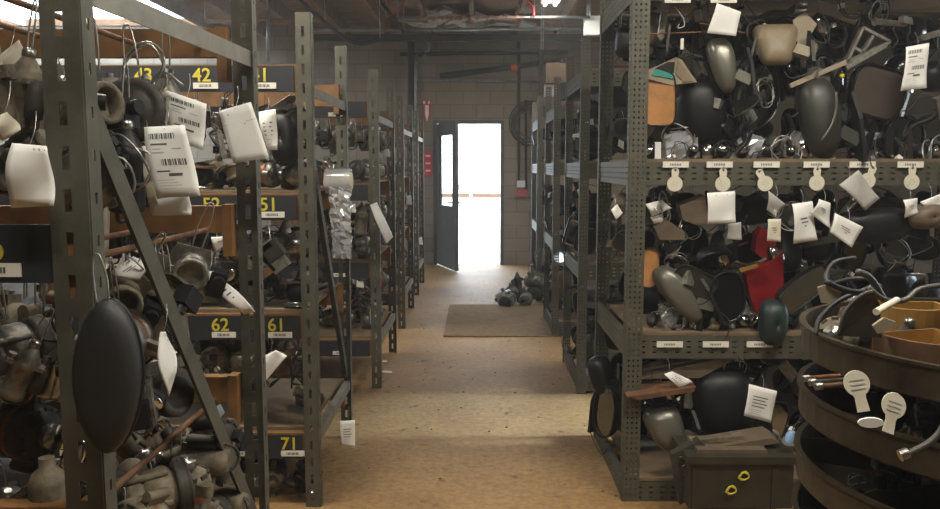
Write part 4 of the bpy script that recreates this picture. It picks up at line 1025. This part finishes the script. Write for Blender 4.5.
for zt, nm, nn_ in ((1.063, 'top', 12), (.913, 'second', 11), (.756, 'third', 8)):
    for i in range(nn_):
        a = rr.uniform(2.4, 4.7); r_ = rr.uniform(.15, .42)
        pr, ds = rr.choice(ENG0)
        put(pr, ds, 'in the %s round bin' % nm, (CX + r_ * math.cos(a), CY + r_ * math.sin(a), zt + .035), (rr.uniform(-.3, .3) + PI / 2 * (i % 2), rr.uniform(-.3, .3), rr.uniform(-PI, PI)), rr.uniform(.42, .55) if zt < 1 else rr.uniform(.6, .8), GB, CX + r_ * math.cos(a))
# two round headed tags in the second tray
for (px, py, rz, lb) in ((858, 388, -.15, 'round headed cream tag standing in the second round bin, further from the hose'), (893, 410, .35, 'round headed cream tag in the second round bin, closer to the hose')):
    c = C(px, py, 1.42); m = MB(); P = []
    for k in range(20):
        a = -PI / 2 + .5 + (2 * PI - 1.0) * k / 19; P.append((math.cos(a) * .023, math.sin(a) * .023 + .008))
    P += [(-.009, -.018), (-.010, -.042), (.012, -.042), (.010, -.018)]
    R = Matrix.Rotation(rz, 3, 'Y') @ Matrix.Rotation(-.3, 3, 'X')
    m.prism([c + R @ Vector((x, 0, z)) for x, z in P], (0, 1, 0), .002, 'paper_cream')
    for q in range(3): m.box(c + R @ Vector((0, -.0015, .014 - q * .008)), (.026, .0006, .0015), 'ink_faint', R)
    top('hanging_tag', m, lb, 'tag', GB)
m = MB(); P = [C(871 + 13 * math.cos(a), 423 + 5 * math.sin(a), 1.36) for a in [2 * PI * k / 16 for k in range(16)]]; m.prism(P, (0, 1, .3), .003, 'paper'); top('oval_label', m, 'white oval card on the rim of the second round bin', 'tag', GB)
m = MB(); m.tube([C(x, y, 1.33) for x, y in ((905, 458), (912, 452), (926, 445), (938, 435), (948, 420))], .006, 'hose_grey', 7, 4); m.cyl(C(900, 456, 1.31), C(908, 453, 1.31), .010, 'steel', 10); top('hose', m, 'grey hose with metal end draped on the second round bin rim', 'hose', GB)

# ------------------------------------------------------------------ singled out parts on the numbered side
p = Proto('door_mirror', 'mirror'); q0 = door_mirror('rubber', .125, .28, .040, 1.85, .06, -.10, rim='black_plastic', arm=False, name='oval_cover'); hook(q0.part('wire_hook'), .13, .09)
hero(q0, 110, 376, 1.36, 160, .28, 'very large black oval cover hanging before the closest upright', (0, .06, PI - .1))
hero(starter('cast_alu'), 22, 372, 1.56, 86, .26, 'bright cylindrical starter motor leaning beside the oval cover', (.1, .45, .4), 'bright starters by the closest upright')
hero(starter('steel'), 55, 372, 1.62, 80, .26, 'polished starter motor half behind the closest upright', (.1, .3, 1.2), 'bright starters by the closest upright')
hero(throttle('cast_alu'), 190, 272, 2.15, 42, .10, 'silver ring shaped throttle body holding the long narrow tag', (.2, .3, .4))
hero(throttle('cast_dirty'), 122, 300, 1.86, 46, .10, 'tan throttle body below the crumpled tag', (.3, .5, .6))
hero(throttle('cast_dirty'), 164, 293, 1.95, 40, .10, 'tan throttle body beside the sloping brace', (.9, .1, -.3))
hero(shell_cover('black_plastic', .10, .2, .06, 3, 0, 0), 284, 138, 3.54, 56, .2, 'black curved cover beside the printed tag', (0, .1, PI))
m = MB(); D = 3.40
for (x, y, w_, h_, mt) in ((258, 262, .09, .07, 'cast_dirty'), (272, 252, .09, .08, 'dark_olive'), (262, 250, .11, .03, 'cast_alu'), (280, 264, .07, .05, 'cast_alu'), (268, 272, .08, .03, 'rust')):
    m.box(C(x, y, D), (w_, .06, h_), mt, Matrix.Rotation(-.65, 3, 'Y'))
m.tube([C(270, 246, D), C(270, 236, D - .0), C(268, 222, D + .06)], .0022, 'wire', 5, 3); top('control_module', m, 'blocky brown and green module tilted under the second board', 'module')
m = MB(); c = C(48, 482, 1.52); m.lathe(c - Vector((0, 0, .07)), c + Vector((0, 0, .06)), [(0, .028), (.008, .036), (.07, .036), (.09, .028), (.10, .015), (.12, .015)], 'cast_dirty', 14); top('fluid_bottle', m, 'dull beige bottle low beside the closest upright', 'bottle')
# clear film roll
e = empty('film_roll', C(338, 190, 4.05), 'roll of clear wrapping film with crinkled tail behind the 41 rack end', 'roll')
a = C(326, 181, 4.05); b = C(351, 181, 4.05); m = MB(); m.cyl(a, b, .062, 'film', 22); sub('rolled_film', m, e)
m = MB(); m.cyl(a - Vector((.006, 0, 0)), b + Vector((.006, 0, 0)), .040, 'film_core', 16); sub('cardboard_core', m, e)
rr = random.Random(4); V = []; Fc = []; nu, nv = 8, 20
for j in range(nv + 1):
    v = j / nv
    for i in range(nu + 1):
        u_ = i / nu; q = C(328 + u_ * 23 + v * (4 - 3 * u_), 186 + v * 72, 4.00); V.append(q + Vector((rr.uniform(-.006, .006), rr.uniform(-.013, .013), rr.uniform(-.006, .006))))
for j in range(nv):
    for i in range(nu): k = j * (nu + 1) + i; Fc.append((k, k + 1, k + nu + 2, k + nu + 1))
m = MB(); m.add(V, Fc, 'film'); sub('loose_film', m, e, 'crinkled shiny film tail')

# ------------------------------------------------------------------ aisle floor
a, b = C(448, 305, 8.65), C(447, 339, 7.0)
m = MB(); m.box((.20, 7.85, .006), (.98, 1.62, .012), 'mat_rubber'); m.box((.20, 7.85, .009), (.90, 1.54, .010), 'mat_rubber'); top('floor_mat', m, 'worn brown floor mat lying across the aisle', 'mat')
pile = [(503, 299, 8.75, 0), (512, 293, 8.85, 1), (524, 297, 8.8, 2), (536, 293, 8.9, 3), (549, 300, 8.7, 0), (518, 283, 8.95, 2), (531, 281, 9.0, 1), (541, 280, 8.95, 3), (556, 291, 8.85, 2), (526, 303, 8.65, 0), (508, 304, 8.6, 3)]
DS = ['grey', 'brown', 'blackened']
for i, (px, py, D, k) in enumerate(pile):
    pr, ds = ENG0[k]; c = C(px, py, D); c.z = max(c.z, .068 if i not in (5, 6, 7) else .18)
    c.x = min(c.x, .84)
    put(pr, ds, 'in the floor heap behind the mat', c, (U(-.4, .4), U(-.5, .5), U(-PI, PI)), 1.15, 'parts heaped on the floor', c.x)
m = MB(); rr = random.Random(2)
for i in range(110):
    x, y = rr.uniform(-.66, .64), rr.uniform(2.6, 11.8); s_ = rr.uniform(.002, .009)
    m.sphere((x, y, .002), (s_, s_ * rr.uniform(.5, 1), .003), rr.choice(['debris', 'rust', 'debris']), 6, 3)
o = link('dirt_crumbs', m.mesh('dirt_crumbs')); o['kind'] = 'stuff'; o['label'] = 'dark crumbs of dirt and rust strewn along the concrete aisle'
for (px, py, w_, lb) in ((386, 376, .05, 'white paper scrap on the floor beside the third numbered rack'), (384, 365, .025, 'small pale scrap on the floor by a rack foot')):
    D = 1.5 * F / (py - 165.0); c = C(px, py, D); m = MB(); m.prism([(c.x - w_, c.y, .004), (c.x + w_, c.y - .02, .004), (c.x + w_ * .7, c.y + .03, .006), (c.x - w_ * .5, c.y + .04, .005)], (0, 0, 1), .002, 'paper'); top('paper_scrap', m, lb, 'paper scrap')

# ------------------------------------------------------------------ pipes, cables and things on the far wall
def pipe(pts, D, r_, mt, label, name='pipe', cat='pipe', sub_=1, Ds=None):
    P_ = [C(x, y, (Ds[i] if Ds else D)) for i, (x, y) in enumerate(pts)]; m = MB(); m.tube(P_, r_, mt, 8, sub_)
    if D < 11.8:
        m.cyl(P_[0], (P_[0].x, P_[0].y, max(HC, P_[0].z + .02)), .006, 'wire', 6); m.cyl(P_[-1], (P_[-1].x, P_[-1].y, max(HC, P_[-1].z + .02)), .006, 'wire', 6)
    return top(name, m, label, cat, 'pipes and cables overhead')
pipe([(398, 18), (590, 17)], 9.8, .018, 'pipe_grey', 'pale conduit wound with orange cord under the joists')
P = []
m = MB()
for k in range(60):
    t = k / 59; x = 418 + t * 105; a = k * 1.25; q = C(x, 18, 9.8); m_ = q + Vector((0, -.028 * math.cos(a), .028 * math.sin(a))); P.append(m_)
m.tube(P, .007, 'cord_orange', 5, 1); top('extension_cord', m, 'orange cord coiled along the pale conduit', 'cord')
pipe([(526, 0), (533, 8), (534, 17)], 9.75, .014, 'cord_red', 'short red cable dropping to the pale conduit', 'cable', 'cable', 4)
pipe([(205, 21), (325, 21)], 9.8, .025, 'joist', 'brown pipe beyond the first upright of the 41 rack')
pipe([(310, 30), (600, 29)], 10.6, .02, 'pipe_grey', 'thin grey pipe below the cord wound conduit')
m = MB(); a = C(300, 38, 11.6); b = C(640, 38, 11.6); m.bar(a, b, .12, .09, 'pipe_dark'); top('steel_girder', m, 'dark rusty girder running along the far wall', 'girder')
pipe([(400, 54), (568, 52)], 12.26, .03, 'pipe_dark', 'dark pipe below the rusty girder')
pipe([(440, 76), (512, 67), (562, 60)], 12.25, .042, 'rubber', 'black wrapped pipe bundle sloping above the far door', 'pipe', 'pipe', 1)
m = MB(); m.cyl(C(511, 67.5, 12.22), C(517, 66.7, 12.22), .06, 'cord_orange', 12); top('pipe_clamp', m, 'small orange red clamp on the black sloping pipe', 'clamp')
pipe([(418, 80), (546, 82)], 12.27, .022, 'pipe_grey', 'straight silver pipe just above the far door')
pipe([(428, 40), (428, 50), (420, 60), (416, 72), (416, 262)], 12.26, .03, 'pipe_grey', 'grey conduit bending down the wall beside the far door', sub_=3)
pipe([(519, 40), (519, 182)], 12.27, .022, 'pipe_dark', 'thin dark conduit running down to the switch box')
pipe([(526, 100), (526, 190)], 12.27, .02, 'pipe_dark', 'second thin conduit beside the hose coil')
pipe([(411, 36), (411, 262)], 12.0, .05, 'pipe_dark', 'dark pipe standing in the corner by the numbered racks')
pipe([(268, 10), (268, 62)], 9.5, .02, 'pipe_grey', 'short vertical pipe above the 41 board')
pipe([(285, -14), (322, 20), (345, 38), (362, 44), (380, 38)], 9.6, .022, 'rubber', 'black cable sagging below the ceiling', 'cable', 'cable', 4)
pipe([(375, -5), (400, 26), (404, 34)], 10.2, .02, 'rubber', 'black cable slanting down to the corner pipe', 'cable', 'cable', 3)
pipe([(541, 50), (541, 272)], 10.9, .035, 'pipe_dark', 'dark upright pipe between the hose coil and the mirror racks')
pipe([(408, -4), (398, 10), (386, 17)], 10.4, .012, 'cord_orange', 'loose orange cord end near the corner pipe', 'cord', 'cord', 3)
m = MB()
for k in range(9):
    c = C(530 + (k % 3), 123 + (k % 4), 12.27 - k * .014); r_ = .31 - .012 * k; m.tube([(c.x + r_ * math.cos(t), c.y, c.z + r_ * 1.05 * math.sin(t)) for t in [2 * PI * j / 22 for j in range(22)]], .009, ['rubber', 'rust', 'hose_grey'][k % 3], 6, 1, True)
top('hose_coil', m, 'coil of dark and reddish hose hung on the far wall', 'hose')
e = empty('wall_switch', C(521, 187, 12.25), 'small switch box with white cover on the far wall', 'switch')
m = MB(); c = C(521, 184, 12.25); m.box(c, (.12, .08, .10), 'white_box'); sub('switch_cover', m, e)
m = MB(); m.box(c - Vector((0, 0, .13)), (.16, .09, .10), 'sign_red'); m.box(c - Vector((0, .04, .13)), (.07, .03, .05), 'steel'); sub('switch_body', m, e, 'red box below the white cover')
e = empty('wall_sign', C(427, 112, 12.26), 'red and white arrow shaped sign on the wall beside the far door', 'sign')
c = C(427, 112, 12.27); m = MB(); m.prism([c + Vector((x, 0, z)) for x, z in ((-.06, .17), (.06, .17), (.06, -.05), (0, -.16), (-.06, -.05))], (0, 1, 0), .01, 'sign_red'); sub('sign_plate', m, e)
m = MB(); m.prism([c + Vector((x, -.004, z)) for x, z in ((-.028, .10), (.028, .10), (.028, -.03), (0, -.14), (-.028, -.03))], (0, 1, 0), .004, 'paper')
for sx in (-.04, .03): m.box(c + Vector((sx, -.003, .14)), (.03, .003, .04), 'paper')
sub('arrow_mark', m, e, 'white arrow')
e = empty('wall_notice', C(428, 166, 12.26), 'narrow red notice with pale lettering beside the far door', 'sign')
c = C(428, 164, 12.27); m = MB(); m.box(c, (.13, .01, .36), 'sign_red'); sub('notice_plate', m, e)
m = MB()
for q in range(5): m.box(c + Vector((0, -.006, .12 - q * .055)), (.07, .003, .028), 'cord_red' if q % 2 else 'label_white')
sub('notice_text', m, e)
# electrical box and things above the second perforated rack
m = MB(); c = C(592, 26, 9.9); m.box(c, (.19, .12, .22), 'white_box'); m.cyl(c + Vector((-.05, 0, .1)), c + Vector((-.05, 0, .34)), .02, 'pipe_grey', 8); top('junction_box', m, 'pale junction box hanging above the perforated racks', 'junction box')
for i, (px, py, D, w_, h_, mt, lb) in enumerate(((557, 74, 9.2, .26, .22, 'brown_box', 'brown carton on top of the last mirror rack'), (552, 90, 9.3, .16, .14, 'white_box', 'pale crumpled box below the brown carton'),
        (577, 92, 7.3, .3, .14, 'board_black', 'long black box on top of the mirror rack by the mat'), (612, 92, 5.5, .22, .2, 'board_black', 'black carton on top of the second mirror rack'), (614, 72, 5.8, .25, .07, 'brown_box', 'flat brown carton high on the second mirror rack'))):
    c = C(px, py, D); m = MB(); m.box(c, (w_, w_ * .8, h_), mt, Matrix.Rotation(.1 * i, 3, 'Z')); m.box(c + Vector((0, 0, h_ / 2 + .003)), (w_ * .14, w_ * .8, .004), 'tan_plastic', Matrix.Rotation(.1 * i, 3, 'Z')); top('cardboard_box', m, lb, 'box', 'boxes on the mirror rack tops')
m = MB()
for i in range(26):
    rr = random.Random(i); x = rr.uniform(-1.0, .7); y = rr.uniform(10.3, 11.6); m.box((x, y, HC - .13), (rr.uniform(.1, .3), rr.uniform(.2, .5), rr.uniform(.02, .08)), 'insulation', Matrix.Rotation(rr.uniform(0, 3), 3, 'Z') @ Matrix.Rotation(rr.uniform(-.3, .3), 3, 'X'))
o = link('loose_insulation', m.mesh('loose_insulation')); o['kind'] = 'stuff'; o['label'] = 'torn pale insulation hanging between the joists'
# ------------------------------------------------------------------ haze volume added for the glow around the far door
hz = bpy.data.materials.new('haze_volume'); hz.use_nodes = True; nt = hz.node_tree; nt.nodes.clear()
o_ = nt.nodes.new('ShaderNodeOutputMaterial'); v_ = nt.nodes.new('ShaderNodeVolumeScatter')
v_.inputs['Density'].default_value = 0.007; v_.inputs['Anisotropy'].default_value = 0.55; v_.inputs['Color'].default_value = (0.92, 0.95, 1, 1)
nt.links.new(v_.outputs[0], o_.inputs['Volume']); MATS['haze_volume'] = hz
m = MB(); wallbox(m, -8.9, 5.9, -2.9, 12.45, 0.01, HC - .01, 'haze_volume'); o = link('added_haze', m.mesh('added_haze')); o['kind'] = 'stuff'; o['label'] = 'thin haze filling the hall, added for the glow by the far door'
SIDE = set([8, 9, 10, 13, 14, 15, 18, 19, 31, 32, 33, 36, 37, 38, 39, 42, 46, 49, 53, 56, 57, 58, 62, 63, 64, 68, 70, 72, 80, 81, 82, 83, 88, 89, 90, 91, 99, 100, 105, 108, 115, 116, 123, 124, 125, 130, 131, 132, 133, 134, 138, 139, 140, 141, 148, 155, 156, 160, 161, 162, 165, 170, 171, 175, 178, 179, 184, 185, 189, 190, 191, 205, 211, 212, 213, 215, 219, 222, 224, 225, 229, 231, 236, 237, 240, 241, 243, 249, 250, 254, 258, 261, 271, 275, 278, 287, 289, 290, 292, 293, 295, 296, 301, 303, 310, 312, 313, 347, 353, 357, 359, 395, 402, 417, 419, 427, 428, 429, 431, 432, 441, 443, 454, 455, 457, 458, 473, 475, 478, 479, 488, 491, 497, 500, 536, 539, 543, 547, 549, 577, 578, 579, 580, 581, 583, 585, 628, 637, 639, 650, 651, 663, 664, 665, 673, 674, 675, 680, 681, 683, 684, 685, 688, 692, 714, 717, 718, 719, 723, 727, 729, 749, 753, 754, 755, 758, 759, 760, 761, 762, 763, 764, 766, 767, 769, 770, 772, 782])
GONE = set([12, 55, 61, 65, 66, 67, 69, 71, 73, 74, 75, 147, 149, 150, 172, 218, 232, 238, 245, 246, 307, 409, 430, 433, 434, 435, 445, 447, 448, 450, 456, 459, 460, 461, 462, 492, 502, 562, 598, 629, 643, 647, 648, 656, 658, 666, 667, 672, 693, 694, 709, 710, 711, 712, 713, 715, 721, 725, 731, 732, 733, 737, 739, 743, 745, 751, 778, 781])
# ------------------------------------------------------------------ labels of the generic items
ORD = ['first', 'second', 'third', 'fourth', 'fifth', 'sixth', 'seventh', 'eighth', 'ninth', 'tenth', 'eleventh', 'twelfth', 'thirteenth', 'fourteenth', 'fifteenth', 'sixteenth', 'seventeenth', 'eighteenth', 'nineteenth', 'twentieth']
for k in GONE: 
    o = REG[k][0]
    for c in list(o.children): bpy.data.objects.remove(c)
    bpy.data.objects.remove(o)
by = {}
for k, t in enumerate(REG):
    if k not in GONE: by.setdefault((t[2], t[3], k in SIDE), []).append(t)
for (ds, pl, hid), L in by.items():
    L.sort(key=lambda t: t[5])
    for i, (o, cat, _, _, g, _) in enumerate(L):
        lab = ds + ' ' + pl
        if hid: lab += ', covered'
        if len(L) > 1: lab += ', ' + ORD[min(i, 19)] + ' from aisle'
        tag(o, lab, cat, g)
